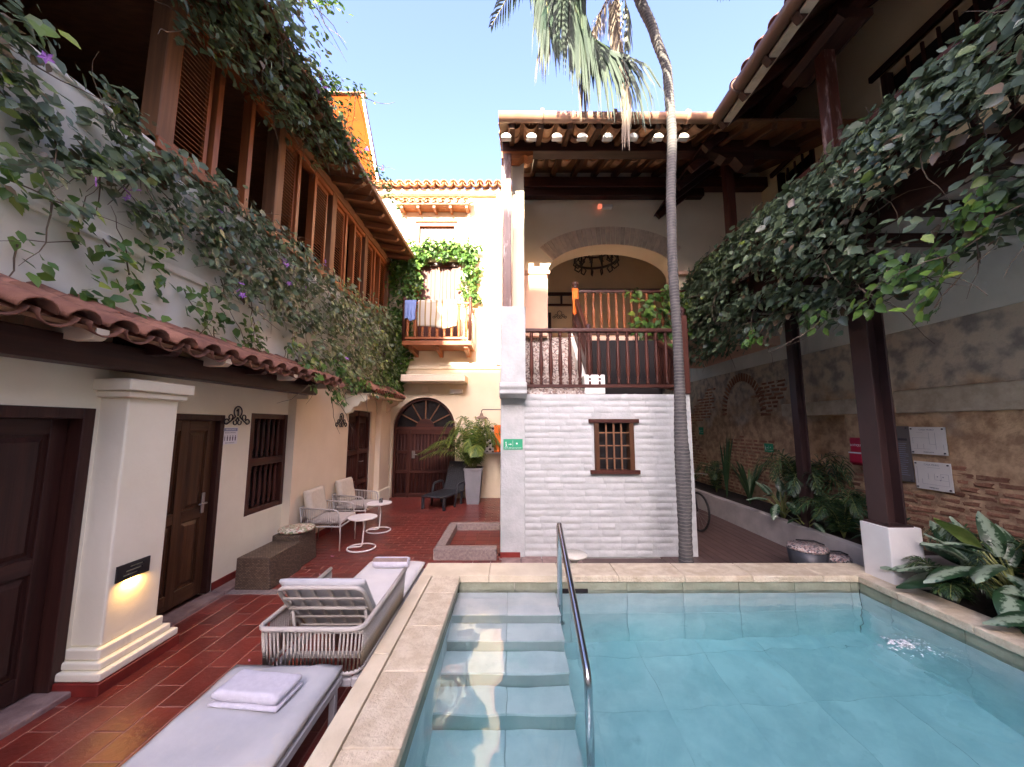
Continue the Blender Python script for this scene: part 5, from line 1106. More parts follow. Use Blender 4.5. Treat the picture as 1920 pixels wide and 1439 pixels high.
# -- roof vine
def s_roof(rng, n):
    P = []
    while len(P) < n:
        y = rng.uniform(1.2, 5.7); f = (y - 1.2) / 4.8; top = 7.6 - .9 * min(1, max(0, (y - 2.2) / 2.0)); bot = 5.40 + 1.05 * max(0, f - .25); top -= max(0, y - 5.3) * .25
        z = rng.uniform(bot, top); x = -2.68 - rng.random() ** 1.3 * .5 - (.25 if z > 6.6 else 0) * rng.random() - max(0, 6.2 - z) * .22
        if z > 6.35 and rng.random() < .75: x = -2.78 + rng.random() * (.34 if y < 4.0 else .14) - max(0, z - 6.7) * .15
        if z < 6.1 and noise.noise((y * 2.2, z * 1.5, 11)) < -.15 + (6.1 - z) * .22: continue
        P.append((x, y, z))
    return np.array(P)
vine('roof_vine', 'thick leafy vine heaped on the gallery roof and hanging before its windows', s_roof, 4800, (.8, 0, .3), ('leaf', 'leaf1'), (.075, .125), 130, twigs=60, flowers=8, seed=8, droop=.7)
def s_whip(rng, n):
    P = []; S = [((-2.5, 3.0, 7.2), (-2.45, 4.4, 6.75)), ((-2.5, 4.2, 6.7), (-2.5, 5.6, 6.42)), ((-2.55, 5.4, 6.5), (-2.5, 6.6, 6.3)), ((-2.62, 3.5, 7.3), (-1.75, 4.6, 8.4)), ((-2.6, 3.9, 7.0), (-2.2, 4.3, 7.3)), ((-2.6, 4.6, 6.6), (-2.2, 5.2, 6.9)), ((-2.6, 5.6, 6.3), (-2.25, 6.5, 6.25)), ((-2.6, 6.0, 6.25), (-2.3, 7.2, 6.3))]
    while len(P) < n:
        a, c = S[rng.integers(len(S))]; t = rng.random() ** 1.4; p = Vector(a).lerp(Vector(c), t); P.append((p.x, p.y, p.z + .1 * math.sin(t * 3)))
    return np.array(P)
vine('sunlit_vine_tips', 'shoots of the roof vine against the sky, sunlight put into their leaf colour', s_whip, 700, (.6, -.4, .5), ('leafp', 'leafp1'), (.06, .10), 60, twigs=40, flowers=5, seed=9)  # brighter leaf colour stands in for sun on the vine's outer edge
# -- end wall vine
def s_end(rng, n):
    P = []
    while len(P) < n:
        k = rng.random()
        if k < .62:
            z = rng.uniform(2.75, 7.0); wx = .36 + .18 * noise.noise((z * .8, 5, 0)); x = -3.08 + .02 * z + rng.uniform(-wx, wx) * (1 if z > 3.6 else .8); p = (x if z < 6 else min(x, -2.5), z)
            if z < 4.1: p = (x - .15, z)
        elif k < .86: u = rng.random(); p = (-3.0 + 1.95 * u, 6.50 + .22 * math.sin(u * 3.1) + rng.uniform(-.18, .28))
        else: z = rng.uniform(5.3, 6.9); p = (-1.14 + .15 * noise.noise((z * 2, 1, 1)) + rng.uniform(-.22, .2), z)
        P.append((p[0], EY - .06 - .22 * rng.random(), p[1]))
    return np.array(P)
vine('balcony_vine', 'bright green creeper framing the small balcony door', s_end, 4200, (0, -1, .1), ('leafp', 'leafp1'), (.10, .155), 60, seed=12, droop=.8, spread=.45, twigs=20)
# -- gallery vine on the right
def s_right(rng, n):
    P = []
    while len(P) < n:
        y = rng.uniform(1.6, 8.0); top = 5.0 + .08 * noise.noise((y * 2, 9, 9)); bot = 3.15 + .22 * noise.noise((y * .9, 1, 4)) + max(0, 3.2 - y) * .25; z = bot + (top - bot) * rng.random() ** .85
        hole = y < 3.4 and 3.35 < z < 4.1 and noise.noise((y * 1.6, z * 1.8, 20)) > -.15
        if hole and rng.random() < .9: continue
        if noise.noise((y * 2.4, z * 2.4, 30)) < -.35: continue
        b_ = math.sin(math.pi * min(1, max(0, (z - bot) / (top - bot)))) * .42 + .05
        P.append((3.72 - b_ * rng.random() ** .5, y, z))
    return np.array(P)
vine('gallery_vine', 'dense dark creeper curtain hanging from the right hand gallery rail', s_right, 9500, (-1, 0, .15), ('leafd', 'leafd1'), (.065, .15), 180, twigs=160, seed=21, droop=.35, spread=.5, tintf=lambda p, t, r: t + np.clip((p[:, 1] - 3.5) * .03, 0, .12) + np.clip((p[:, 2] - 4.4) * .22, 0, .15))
def s_rs(rng, n):
    P = []; S = [(2.75, 3.55, 2.78), (2.95, 3.5, 3.0), (2.45, 3.6, 3.1), (3.25, 3.4, 2.9), (3.9, 3.2, 2.95), (5.0, 3.2, 3.0)]
    while len(P) < n:
        y, a, c = S[rng.integers(len(S))]; t = rng.random(); P.append((3.4 - .12 * t, y + .1 * t, a + (c - a) * t))
    return np.array(P)
vine('creeper_tips', 'pale young creeper shoots dangling below the gallery curtain', s_rs, 170, (-1, 0, .1), ('leafp', 'leafp1'), (.08, .13), 60, seed=23, twigs=14)
# -- sunlit plants on the landing
vine('landing_plant', 'bright potted plant behind the upper balustrade', lambda rng, n: np.column_stack([rng.uniform(2.3, 3.4, n), rng.uniform(6.75, 7.0, n), rng.uniform(3.1, 4.5, n)]), 420, (0, -1, .2), ('leafp', 'leafp1'), (.11, .17), 30, cat='plant', seed=31, twigs=12)
# ================================================================== fronds
def frond(name, parent, pts, ll, n, m, width=.022, drop=.6, side=(0, 0, 1), splay=1.0, taper=True, rng=None, rr=.012, tintb=(0, 1), vshape=.3, rach=None):
    """a pinnate frond: rachis through pts (spline by subdivision), leaflets of length ll hanging by drop"""
    rng = rng or np.random.default_rng(3); P = [Vector(p) for p in pts]
    for _ in range(3):                                                # corner cutting
        Q = [P[0]]
        for a, c in zip(P, P[1:]): Q += [a.lerp(c, .25), a.lerp(c, .75)]
        P = Q + [P[-1]]
    b = MB(); tint = []
    L_ = [0]
    for a, c in zip(P, P[1:]): L_.append(L_[-1] + (c - a).length)
    def at(s_):
        for i in range(len(P) - 1):
            if s_ <= L_[i + 1] or i == len(P) - 2: t = (s_ - L_[i]) / max(1e-6, L_[i + 1] - L_[i]); return P[i].lerp(P[i + 1], t), (P[i + 1] - P[i]).normalized()
    sd0 = Vector(side)
    for k in range(n):
        u = .10 + .90 * k / (n - 1); p, d = at(L_[-1] * u); s_ = d.cross(sd0)
        if s_.length < .1: s_ = d.orthogonal()
        s_.normalize(); upv = s_.cross(d).normalized(); f = math.sin(math.pi * min(1, .18 + .80 * u)) ** .6 if taper else 1
        for sg in (-1, 1):
            l = ll * f * rng.uniform(.82, 1.08); dr = (s_ * sg * splay + d * (.35 + .6 * u) + upv * vshape + Vector(rng.normal(0, .10, 3))).normalized(); w0 = width * rng.uniform(.8, 1.1)
            q = [p]; e = dr.copy()
            for j in range(3): e = (e + Vector((0, 0, -drop * (.35 + .45 * j)))).normalized(); q.append(q[-1] + e * l / 3)
            o = len(b.v); wd = dr.cross(upv); wd = wd.normalized() if wd.length > .01 else upv
            ws = (.45, 1, .75, .05)
            for j in range(4): b.v += [tuple(q[j] + wd * w0 * .5 * ws[j]), tuple(q[j] - wd * w0 * .5 * ws[j])]
            tt = tintb[0] + (tintb[1] - tintb[0]) * rng.random()
            for j in range(3): b.f.append((o + 2 * j, o + 2 * j + 1, o + 2 * j + 3, o + 2 * j + 2)); tint.append(tt)
    me = bpy.data.meshes.new(name); me.from_pydata(b.v, [], b.f); me.materials.append(m); set_tint(me, tint); o = link(name, me, parent)
    MB().tube(P[::3] + [P[-1]], [rr * (1 - .8 * i / len(P[::3])) for i in range(len(P[::3]) + 1)], 5).build('rachis', rach or M['areca_stalk'], o, smooth=True)
    return o
M['areca_stalk'] = mat('green_yellow_stalk', (.22, .24, .07), .5); M['palm_stalk'] = mat('palm_stalk', (.20, .20, .10), .5)
# -- tall palm
pm = thing('palm_tree', 'slender ringed palm rising from behind the pool past the landing roof', 'palm tree', (2.13, 4.75, 0))
tp = [(2.13, 0, .115), (2.14, .55, .10), (2.15, 1.0, .115), (2.155, 1.5, .118), (2.15, 1.75, .105), (2.165, 2.4, .085), (2.17, 3.0, .078), (2.155, 4.0, .080), (2.175, 4.9, .080), (2.24, 6.0, .082), (2.22, 6.95, .082), (2.06, 7.55, .085), (1.86, 8.15, .095), (1.70, 8.6, .12)]
sp_ = []; 
for i in range(len(tp) - 1):
    a, c = tp[i], tp[i + 1]
    n = max(2, int((c[1] - a[1]) / .028))
    for k in range(n):
        t = k / n; tm = t * t * (3 - 2 * t) * .4 + t * .6; sp_.append((a[0] + (c[0] - a[0]) * tm, a[1] + (c[1] - a[1]) * t, a[2] + (c[2] - a[2]) * tm))
MB().tube([(x, 4.75, z) for x, z, r in sp_], [r * .78 * (1.045 if i % 3 == 0 else .985) + .002 * noise.noise((i * .4, 0, 0)) for i, (x, z, r) in enumerate(sp_)], 18).build('trunk', M['trunk'], pm, smooth=True)
rng = np.random.default_rng(77); top = Vector((1.70, 4.75, 8.6))
MB().tube([(1.70, 4.75, 8.45), (1.55, 4.75, 8.8), (1.45, 4.72, 9.15)], [.11, .13, .07], 12).build('crown_shaft', M['palm_stalk'], pm, smooth=True)
PMt = M['palmleaf']; 
# the big drooping fronds in view
frond('frond', pm, [(1.5, 4.7, 8.6), (1.0, 4.5, 8.8), (.72, 4.4, 8.1), (.90, 4.4, 7.3), (1.08, 4.4, 6.95), (1.48, 4.4, 6.8)], 1.15, 100, PMt, .045, 1.6, (0, 1, 0), .30, rng=rng, rr=.022, tintb=(0, .8), rach=M['palm_stalk'], vshape=0, taper=False)
frond('frond', pm, [(1.5, 4.75, 8.6), (1.0, 4.6, 8.95), (.55, 4.5, 8.5), (.45, 4.5, 7.9), (.50, 4.45, 7.45)], .95, 84, PMt, .040, 1.7, (0, 1, 0), .35, rng=rng, rr=.02, tintb=(0, .85), rach=M['palm_stalk'], vshape=0, taper=False)
frond('frond', pm, [(1.5, 4.75, 8.6), (1.1, 4.7, 8.8), (.78, 4.6, 8.2), (.92, 4.6, 7.5), (1.15, 4.55, 7.2)], 1.0, 80, PMt, .040, 1.5, (0, 1, 0), .35, rng=rng, rr=.02, tintb=(0, .8), rach=M['palm_stalk'], vshape=0, taper=False)
frond('dry_frond', pm, [(1.55, 4.7, 8.3), (1.42, 4.5, 7.6), (1.46, 4.4, 6.9), (1.50, 4.35, 6.3), (1.48, 4.35, 5.95)], .60, 90, M['deadleaf'], .024, 2.6, (0, 1, 0), .22, rng=rng, rr=.016, rach=M['deadleaf'], taper=False)
frond('dry_frond', pm, [(1.55, 4.75, 8.4), (1.25, 4.7, 7.8), (1.02, 4.7, 7.0), (1.0, 4.65, 6.6)], .55, 44, M['deadleaf'], .018, 2.2, (0, 1, 0), .25, rng=rng, rr=.014, rach=M['deadleaf'], taper=False)
frond('dry_frond', pm, [(1.45, 4.75, 8.6), (.8, 4.7, 8.6), (.50, 4.7, 7.6), (.42, 4.65, 7.2)], .6, 34, M['deadleaf'], .016, 1.9, (0, 1, 0), .35, rng=rng, rr=.014, rach=M['deadleaf'], taper=False)
frond('dry_frond', pm, [(1.65, 4.8, 8.3), (1.72, 4.8, 7.9), (1.68, 4.8, 7.4)], .45, 16, M['palmleaf'], .022, 1.6, (0, 1, 0), .25, rng=rng, rr=.012, rach=M['palm_stalk'], tintb=(0, .3))
for k, (x_, z_) in enumerate(((-.1, 7.3), (.5, 7.0), (1.0, 7.4), (1.4, 6.9), (1.9, 7.2), (2.4, 6.9), (.8, 8.2), (1.7, 8.1))):  # extra fronds out of view, added to shade the trunk and drooping fronds
    frond('frond', pm, [(1.5, 4.6, 8.9), (1.5 + (x_ - 1.5) * .5, 3.9, 9.6), (x_, 3.0, 9.2), (x_, 2.5, z_)], .62, 44, PMt, .05, .9, (0, 0, 1), .9, rng=rng, rr=.02, tintb=(0, .85), rach=M['palm_stalk'])
for k in range(11):                                                # the rest of the crown, above the picture
    a = 2 * math.pi * k / 11 + .3; c, s_ = math.cos(a), math.sin(a); f = lambda r, z: (1.5 + r * c, 4.72 + r * s_, 8.9 + z)
    if s_ > .75: continue
    frond('frond', pm, [f(.05, 0), f(.6, .75), f(1.5, .85), f(2.2, .15)], .6, 34, PMt, .036, .7, (0, 0, 1), .9, rng=rng, rr=.02, tintb=(0, .85), rach=M['palm_stalk'])
MB().lathe([(.02, 0), (.06, .05), (.075, .2), (.05, .4), (.03, .5)], 8, (1.42, 4.66, 8.1)).build('leaf_sheath', M['deadleaf'], pm, smooth=True)
# -- areca palm in the pot
ar = thing('areca_palm', 'bushy yellow green areca palm in the grey planter', 'palm', (-.95, 9.35, .87)); rng = np.random.default_rng(5)
for k in range(30):
    a = 2 * math.pi * k / 30 + rng.normal(0, .15); c, s_ = math.cos(a) * 1.15 - .12, math.sin(a) * .50 - .15; h = rng.uniform(.45, 1.35); rr_ = rng.uniform(.55, 1.0) * (1.25 - .45 * h); x0, y0 = -.95 + .06 * c, 9.3 + .06 * s_
    frond('frond', ar, [(x0, y0, .87), (x0 + c * rr_ * .3, y0 + s_ * .2, .87 + h * .72), (x0 + c * rr_ * .75, y0 + s_ * rr_ * .7, .87 + h), (x0 + c * rr_ * 1.2, y0 + s_ * rr_, .87 + h * .55)], .36, 38, M['areca'], .026, .6, (0, 0, 1), .8, rng=rng, rr=.008)
# -- planting in the long planter
def clump(name, label, cat, x, y, z, n, h, spread, ll, seed, m='fern', lw=.018, drop=.5, nl=26):
    t = thing(name, label, cat, (x, y, z)); r = np.random.default_rng(seed)
    for k in range(n):
        a = 2 * math.pi * k / n + r.normal(0, .25); c, s_ = math.cos(a), math.sin(a); hh = h * r.uniform(.7, 1.1); sp = spread * r.uniform(.7, 1.1)
        frond('frond', t, [(x, y, z), (x + c * sp * .25, y + s_ * sp * .25, z + hh * .75), (x + c * sp * .7, y + s_ * sp * .7, z + hh), (min(x + c * sp, 5.1), y + s_ * sp, z + hh * .65)], ll, nl, M[m], lw, drop, (0, 0, 1), .8, rng=r, rr=.007)
    return t
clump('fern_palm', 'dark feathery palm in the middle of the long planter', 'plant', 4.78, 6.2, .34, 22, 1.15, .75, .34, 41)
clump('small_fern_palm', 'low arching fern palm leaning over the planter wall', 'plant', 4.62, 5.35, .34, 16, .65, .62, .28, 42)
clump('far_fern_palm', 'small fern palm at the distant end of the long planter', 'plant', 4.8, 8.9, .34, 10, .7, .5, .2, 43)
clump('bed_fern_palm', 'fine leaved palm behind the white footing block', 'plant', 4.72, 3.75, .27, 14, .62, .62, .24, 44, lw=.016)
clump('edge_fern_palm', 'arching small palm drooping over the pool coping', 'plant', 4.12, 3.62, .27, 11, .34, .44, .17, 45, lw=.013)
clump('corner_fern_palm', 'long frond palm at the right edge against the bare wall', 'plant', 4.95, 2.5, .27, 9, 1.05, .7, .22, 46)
def strap(name, label, x, y, z, n, h, wdt, seed, m, cat='plant', bend=.25, spread=.35):
    t = thing(name, label, cat, (x, y, z)); r = np.random.default_rng(seed)
    for k in range(n):
        a = r.uniform(0, 6.283); c, s_ = math.cos(a), math.sin(a); hh = h * r.uniform(.6, 1.1); b = MB(); sd_ = Vector((-s_, c, 0)); pts = []
        for j in range(7):
            u = j / 6; p = Vector((x + c * spread * u ** (1.2) * hh, y + s_ * spread * u ** 1.2 * hh, z + hh * (u - bend * u ** 3))); w_ = wdt * math.sin(math.pi * (.12 + .88 * u)) ** .7 * (1 if u < .95 else .15); pts += [p + sd_ * w_ / 2, p - Vector((c, s_, 0)) * w_ * .15, p - sd_ * w_ / 2]
        fs = [(3 * j + i, 3 * j + i + 1, 3 * j + i + 4, 3 * j + i + 3) for j in range(6) for i in (0, 1)]
        me = MB().add(pts, fs).mesh('leaf', M[m], True); set_tint(me, [r.random()] * len(me.polygons)); link('leaf', me, t)
    return t
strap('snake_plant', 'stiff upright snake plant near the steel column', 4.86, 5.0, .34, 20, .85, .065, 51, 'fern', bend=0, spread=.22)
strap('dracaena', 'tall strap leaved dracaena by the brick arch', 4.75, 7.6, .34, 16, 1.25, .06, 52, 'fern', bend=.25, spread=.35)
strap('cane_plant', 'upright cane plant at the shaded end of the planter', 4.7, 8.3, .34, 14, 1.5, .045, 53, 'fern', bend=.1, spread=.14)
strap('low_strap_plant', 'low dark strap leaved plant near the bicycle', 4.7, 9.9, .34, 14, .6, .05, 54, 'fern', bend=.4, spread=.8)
# -- broad variegated leaves
def big_leaf():
    b = MB(); n = 9; vs = []
    for j in range(n + 1):
        u = j / n; w_ = .255 * math.sin(math.pi * min(1, u * .93 + .07)) ** .8 * (1 - .25 * u); z = -.16 * u * u + .03
        for i in range(-3, 4): v = i / 3; vs.append((u, w_ * v, z - abs(v) ** 1.5 * .035 * 1 + .018 * math.sin(u * 9 + i) * abs(v) - .12 * u * u))
    fs = [(j * 7 + i, j * 7 + i + 1, (j + 1) * 7 + i + 1, (j + 1) * 7 + i) for j in range(n) for i in range(6)]
    return b.add(vs, fs).mesh('leaf', M['varieg'], True, weld=True)
BL = big_leaf(); BL2 = BL.copy(); BL2.name = 'leaf'; BL2.materials[0] = mat('lime_leaf', (.20, .30, .06), .4, (.30, .38, .10), 4)
BL3 = BL.copy(); BL3.materials[0] = mat('deep_green_leaf', (.018, .05, .022), .3, (.03, .075, .03), 4)
def broadleaf(name, label, x, y, z, n, h, L_, seed, lime=2, cat='plant', dark=.15):
    t = thing(name, label, cat, (x, y, z)); r = np.random.default_rng(seed); st = MB()
    for k in range(n):
        a = 2.4 * k + r.normal(0, .2); f = k / n; c, s_ = math.cos(a), math.sin(a); fc = -(.8 * c + .6 * s_); el_ = R(min(78, 62 - 60 * f - 42 * fc + r.normal(0, 7))); hh = h * (1 - .6 * f) * r.uniform(.85, 1.1); b0 = Vector((x + c * .40 * L_ * (1 + f), y + s_ * .40 * L_ * (1 + f), z + hh * .9 + .04)); sz = L_ * r.uniform(.8, 1.15) * (.75 + .25 * f)
        me = BL2 if k < lime else (BL3 if r.random() < dark else BL); q = link('leaf', me, t)
        q.matrix_basis = Matrix.Translation(b0) @ Matrix.Rotation(a, 4, 'Z') @ Matrix.Rotation(-el_, 4, 'Y') @ Matrix.Rotation(r.normal(0, .25), 4, 'X') @ Matrix.Scale(sz, 4)
        st.tube([(x, y, z), ((x * 2 + b0.x) / 3, (y * 2 + b0.y) / 3, z + hh * .6), b0], [.012, .010, .007], 5)
    st.build('leaf_stalks', M['areca_stalk'], t, smooth=True); return t
broadleaf('dumb_cane', 'large variegated broad leaved plant at the pool corner bed', 4.36, 3.36, .27, 36, .54, .46, 61, 3)
broadleaf('dumb_cane', 'dark leaved broad plant in the lower right corner bed', 4.30, 2.74, .27, 26, .34, .40, 62, 0, dark=.3)
broadleaf('dumb_cane', 'broad leaved plant tucked behind the large variegated one', 4.85, 3.0, .27, 16, .60, .42, 63, 1, dark=.5)
broadleaf('dieffenbachia', 'pale speckled broad leaved plant leaning over the long planter wall', 4.50, 6.35, .34, 14, .50, .30, 64, 0)
broadleaf('calathea', 'low striped broad leaved plant hanging over the planter wall', 4.42, 5.75, .34, 9, .22, .26, 65, 1)
broadleaf('dark_shrub', 'small dark broad leaved shrub behind the white block', 4.62, 4.78, .34, 26, .34, .22, 66, 0, dark=1)
# ================================================================== small things
# mosaic topped drums
def drum(label, x, y, h, r, cat='stool'):
    t = thing('drum_stool', label, cat, (x, y, 0)); MB().lathe([(r * .8, 0), (r * .92, h * .5), (r, h)], 28, (x, y, 0)).build('stool_body', M['blackplastic'], t, smooth=True)
    MB().lathe([(r * .97, 0), (r * 1.02, .02), (r * .95, .045), (0, .055)], 28, (x, y, h + .001)).build('round_cushion', M['mosaicd'], t, smooth=True); MB().tube([(x + r * .1, y + r, h + .05), (x + r * .9, y + r * .6, h + .06), (x + r, y, h + .05)], .012, 6).build('strap', M['rubber'], t, smooth=True)
drum('black drum stool with speckled cushion behind the far coping', 3.72, 4.86, .35, .215); drum('smaller black drum stool partly hidden by the white block', 4.02, 4.80, .25, .15)
# wrought iron room numbers
def spiral(c, r, a0, turns, n=16): return [(c[0] + r * (1 - .62 * k / n) * math.cos(a0 + turns * 2 * math.pi * k / n), c[1] + r * (1 - .62 * k / n) * math.sin(a0 + turns * 2 * math.pi * k / n)) for k in range(n + 1)]
def ornament(label, to, num, s_=1., sides=8):
    t = thing('number_bracket', label, 'ornament', tuple(to(0, 0)), 'wrought iron room number brackets'); k = 0
    def cv(p, r=.006, n_='scroll'): MB().tube([to(x * s_, z * s_) for x, z in p], r * s_, sides).build(n_, M['iron'], t, smooth=True)
    cv([(.062 * math.cos(a), .045 + .062 * 1.1 * math.sin(a)) for a in np.linspace(R(-60), R(240), 22)], .008, 'ring')
    for g in (-1, 1):
        cv([(g * (.03 + x), z) for x, z in ((0, -.01), (.05, -.05), (.10, -.085), (.135, -.10))] + [(g * (.165 + .035 * math.cos(a)) , -.075 + .03 * math.sin(a)) for a in np.linspace(R(230), R(520), 14)], .008)
        cv([(g * (.105 + .03 * math.cos(a)), -.02 + .03 * math.sin(a)) for a in np.linspace(R(-60), R(240), 12)], .007)
        cv([(g * (.035 + .028 * math.cos(a)), -.085 + .028 * math.sin(a)) for a in np.linspace(R(90), R(400), 14)], .007)
        cv([(g * .0, -.02), (g * .02, -.055), (g * .035, -.057)], .007)
    if num: cv([(-.022, .055), (-.004, .078), (.0, .085), (.004, -.005)], .009, 'numeral')
    return t
ornament('black wrought iron number 1 bracket between the walnut door and barred window', lambda x, z: Vector((W + .02, 4.60 + x * 1.05, 2.02 + z)), 1, 1.0)
ornament('small black wrought iron number bracket left of the far plank door', lambda x, z: Vector((-3.28, 7.15 + x, 2.0 + z)), 1, 1.15)
ornament('black iron scroll on the beige wall inside the arch', lambda x, z: Vector((1.32 + x, 9.97, 4.95 + z)), 0, .95, 6)
ornament('black iron scroll high on the right gallery wall', lambda x, z: Vector((5.16, 8.85 + x, 6.55 + z)), 0, 1.3, 6)
def text(body, size, m, par, mtx, name='lettering', al='CENTER'):
    cu = bpy.data.curves.new(name, 'FONT'); cu.body = body; cu.size = size; cu.align_x = al; cu.align_y = 'CENTER'; cu.extrude = .0006; cu.resolution_u = 2
    tmp = bpy.data.objects.new('tmp', cu); me = bpy.data.meshes.new_from_object(tmp); bpy.data.objects.remove(tmp); me.materials.clear(); me.materials.append(m); me.name = name
    o = link(name, me, par); o.matrix_basis = mtx; return o
def frame_at(o, right, up): r = Vector(right).normalized(); u = Vector(up).normalized(); n = r.cross(u); m = Matrix((r, u, n)).transposed().to_4x4(); m.translation = Vector(o); return m
def board(par, F, x0, x1, y0, y1, z, m, name, t=.002, bev=0): return MB().box(x0, x1, y0, y1, z, z + t, F).build(name, m, par, bev=bev)
# notice beside the walnut door
nf = frame_at((W + .002, 4.52, 1.775), (0, 1, 0), (0, 0, 1)); ns = thing('notice_sign', 'white notice with five small figures beside the walnut door', 'sign', (W, 4.52, 1.775))
board(ns, nf, -.12, .12, -.10, .10, .0, M['signwhite'], 'sign_plate', .004); board(ns, nf, -.11, .11, .055, .092, .0045, M['signblue'], 'header')
text('IMPORTANTE', .026, M['signwhite'], ns, nf @ Matrix.Translation((0, .073, .0072))); text('ACCESO LIMITADO', .020, M['inkgrey'], ns, nf @ Matrix.Translation((0, .036, .0052))); text('SOLO HUESPEDES', .018, M['inkgrey'], ns, nf @ Matrix.Translation((0, -.085, .0052)))
for k in range(5): f = MB(); x = -.085 + k * .0425; f.prism([(x - .006, -.06), (x + .006, -.06), (x + .008, -.012), (x - .008, -.012)], .0045, .006, 'z'); f.prism([(x + .006 * math.cos(a), -.002 + .006 * math.sin(a)) for a in np.linspace(0, 6.28, 9)[:-1]], .0045, .006, 'z'); f.v = [tuple(nf @ Vector(v)) for v in f.v]; f.build('figure', M['ink'] if k else M['inkgrey'], ns)
# green exit signs
def exit_sign(label, F, w_, h_):
    t = thing('exit_sign', label, 'sign', tuple(F.translation), 'green escape route signs'); board(t, F, -w_ / 2, w_ / 2, -h_ / 2, h_ / 2, 0, M['signgreen'], 'sign_plate', .004); s_ = w_ / .30
    T = lambda x, y: F @ Matrix.Translation((x * s_, y * s_, .0055)) @ Matrix.Scale(s_, 4)
    text('RUTA DE EVACUACION', .0245, M['signwhite'], t, T(0, -.058)); b = MB(); b.tube([(-.115, .01, 0), (-.105, -.015, 0), (-.118, -.038, 0)], .005, 4); b.tube([(-.105, -.015, 0), (-.092, -.038, 0)], .005, 4); b.tube([(-.115, .012, 0), (-.095, 0, 0)], .005, 4); b.lathe([(.009, 0), (.009, .001)], 10, (-.11, .03, 0)); b.box(-.07, -.035, -.004, .004, 0, .001); b.prism([(-.04, .014), (-.02, 0), (-.04, -.014)], 0, .001, 'z'); b.prism([(.06 + .014 * math.cos(a), .012 + .014 * math.sin(a)) for a in np.linspace(0, 6.28, 13)[:-1]], 0, .001, 'z')
    b.v = [tuple(T(0, 0) @ Vector(v)) for v in b.v]; b.build('pictogram', M['signwhite'], t); board(t, F, -.004 * s_, -.001 * s_, -.03 * s_, .06 * s_, .0045, M['signwhite'], 'divider', .001); return t
exit_sign('green running figure sign on the smooth pier of the white building', frame_at((.015, FY - .036, 1.62), (1, 0, 0), (0, 0, 1)), .285, .155)
exit_sign('green sign on the bare wall above the long planter', frame_at((RX - .02, 7.55, 1.45), (0, -1, 0), (0, 0, 1)), .26, .17)
exit_sign('faint green sign on the bare wall deep in the passage', frame_at((RX - .02, 10.2, 1.75), (0, -1, 0), (0, 0, 1)), .24, .2)
# plan plaques on the bare wall
def plaque(label, F, w_, h_, seed, kind=0):
    t = thing('wall_plaque', label, 'plaque', tuple(F.translation)); r = random.Random(seed); pl_ = M['whitepaint'] if not kind else mat('grey_plaque', (.15, .14, .14), .4)
    board(t, F, -w_ / 2, w_ / 2, -h_ / 2, h_ / 2, 0, pl_, 'plate', .012, .002); ink = M['inkgrey'] if not kind else M['signblue']
    for sx in (-1, 1):
        for sy in (-1, 1): MB().tube([F @ Vector((sx * (w_ / 2 - .025), sy * (h_ / 2 - .025), .012)), F @ Vector((sx * (w_ / 2 - .025), sy * (h_ / 2 - .025), .022))], .009, 10).build('screw_cap', M['ink'], t)
    if not kind:
        text('CASA MURO', .030, ink, t, F @ Matrix.Translation((0, h_ / 2 - .035, .013))); text('PLANTA ALTA' if seed == 1 else 'PRIMER PISO', .018, M['ink'], t, F @ Matrix.Translation((0, -h_ / 2 + .028, .013)))
        ln = MB(); X_ = [-.42, -.30, -.12, .05, .22, .42]; Y_ = [-.30, -.12, .10, .30]
        for a in X_: c, e = sorted(r.sample(Y_, 2)); ln.box(a * w_ - .0012, a * w_ + .0012, c * h_, e * h_, .0125, .0135)
        for a in Y_: c, e = sorted(r.sample(X_, 2)); ln.box(c * w_, e * w_, a * h_ - .0012, a * h_ + .0012, .0125, .0136)
        if seed == 2:
            for k in range(3): ln.lathe([(.008, 0), (.008, .001)], 8, (.05 + k * .03, -.04 * (k % 2), .0125))
        ln.v = [tuple(F @ Vector(v)) for v in ln.v]; ln.build('plan_drawing', ink, t)
    else:
        board(t, F, -w_ / 2 + .03, w_ / 2 - .03, .17, .20, .0125, M['ink'], 'heading'); ln = MB()
        for k in range(16): ln.box(-w_ / 2 + .03, w_ / 2 - .03 - r.random() * .05, .13 - k * .027, .136 - k * .027, .0125, .0132)
        ln.v = [tuple(F @ Vector(v)) for v in ln.v]; ln.build('text_lines', ink, t)
plaque('upper white plan plaque screwed to the bare wall', frame_at((RX - .03, 4.64, 1.71), (0, -1, 0), (0, 0, 1)), .40, .34, 1)
plaque('lower white plan plaque screwed to the bare wall', frame_at((RX - .03, 4.63, 1.28), (0, -1, 0), (0, 0, 1)), .40, .34, 2)
plaque('tall dark grey text plaque left of the white ones', frame_at((RX - .03, 4.98, 1.53), (0, -1, 0), (0, 0, 1)), .26, .72, 3, 1)
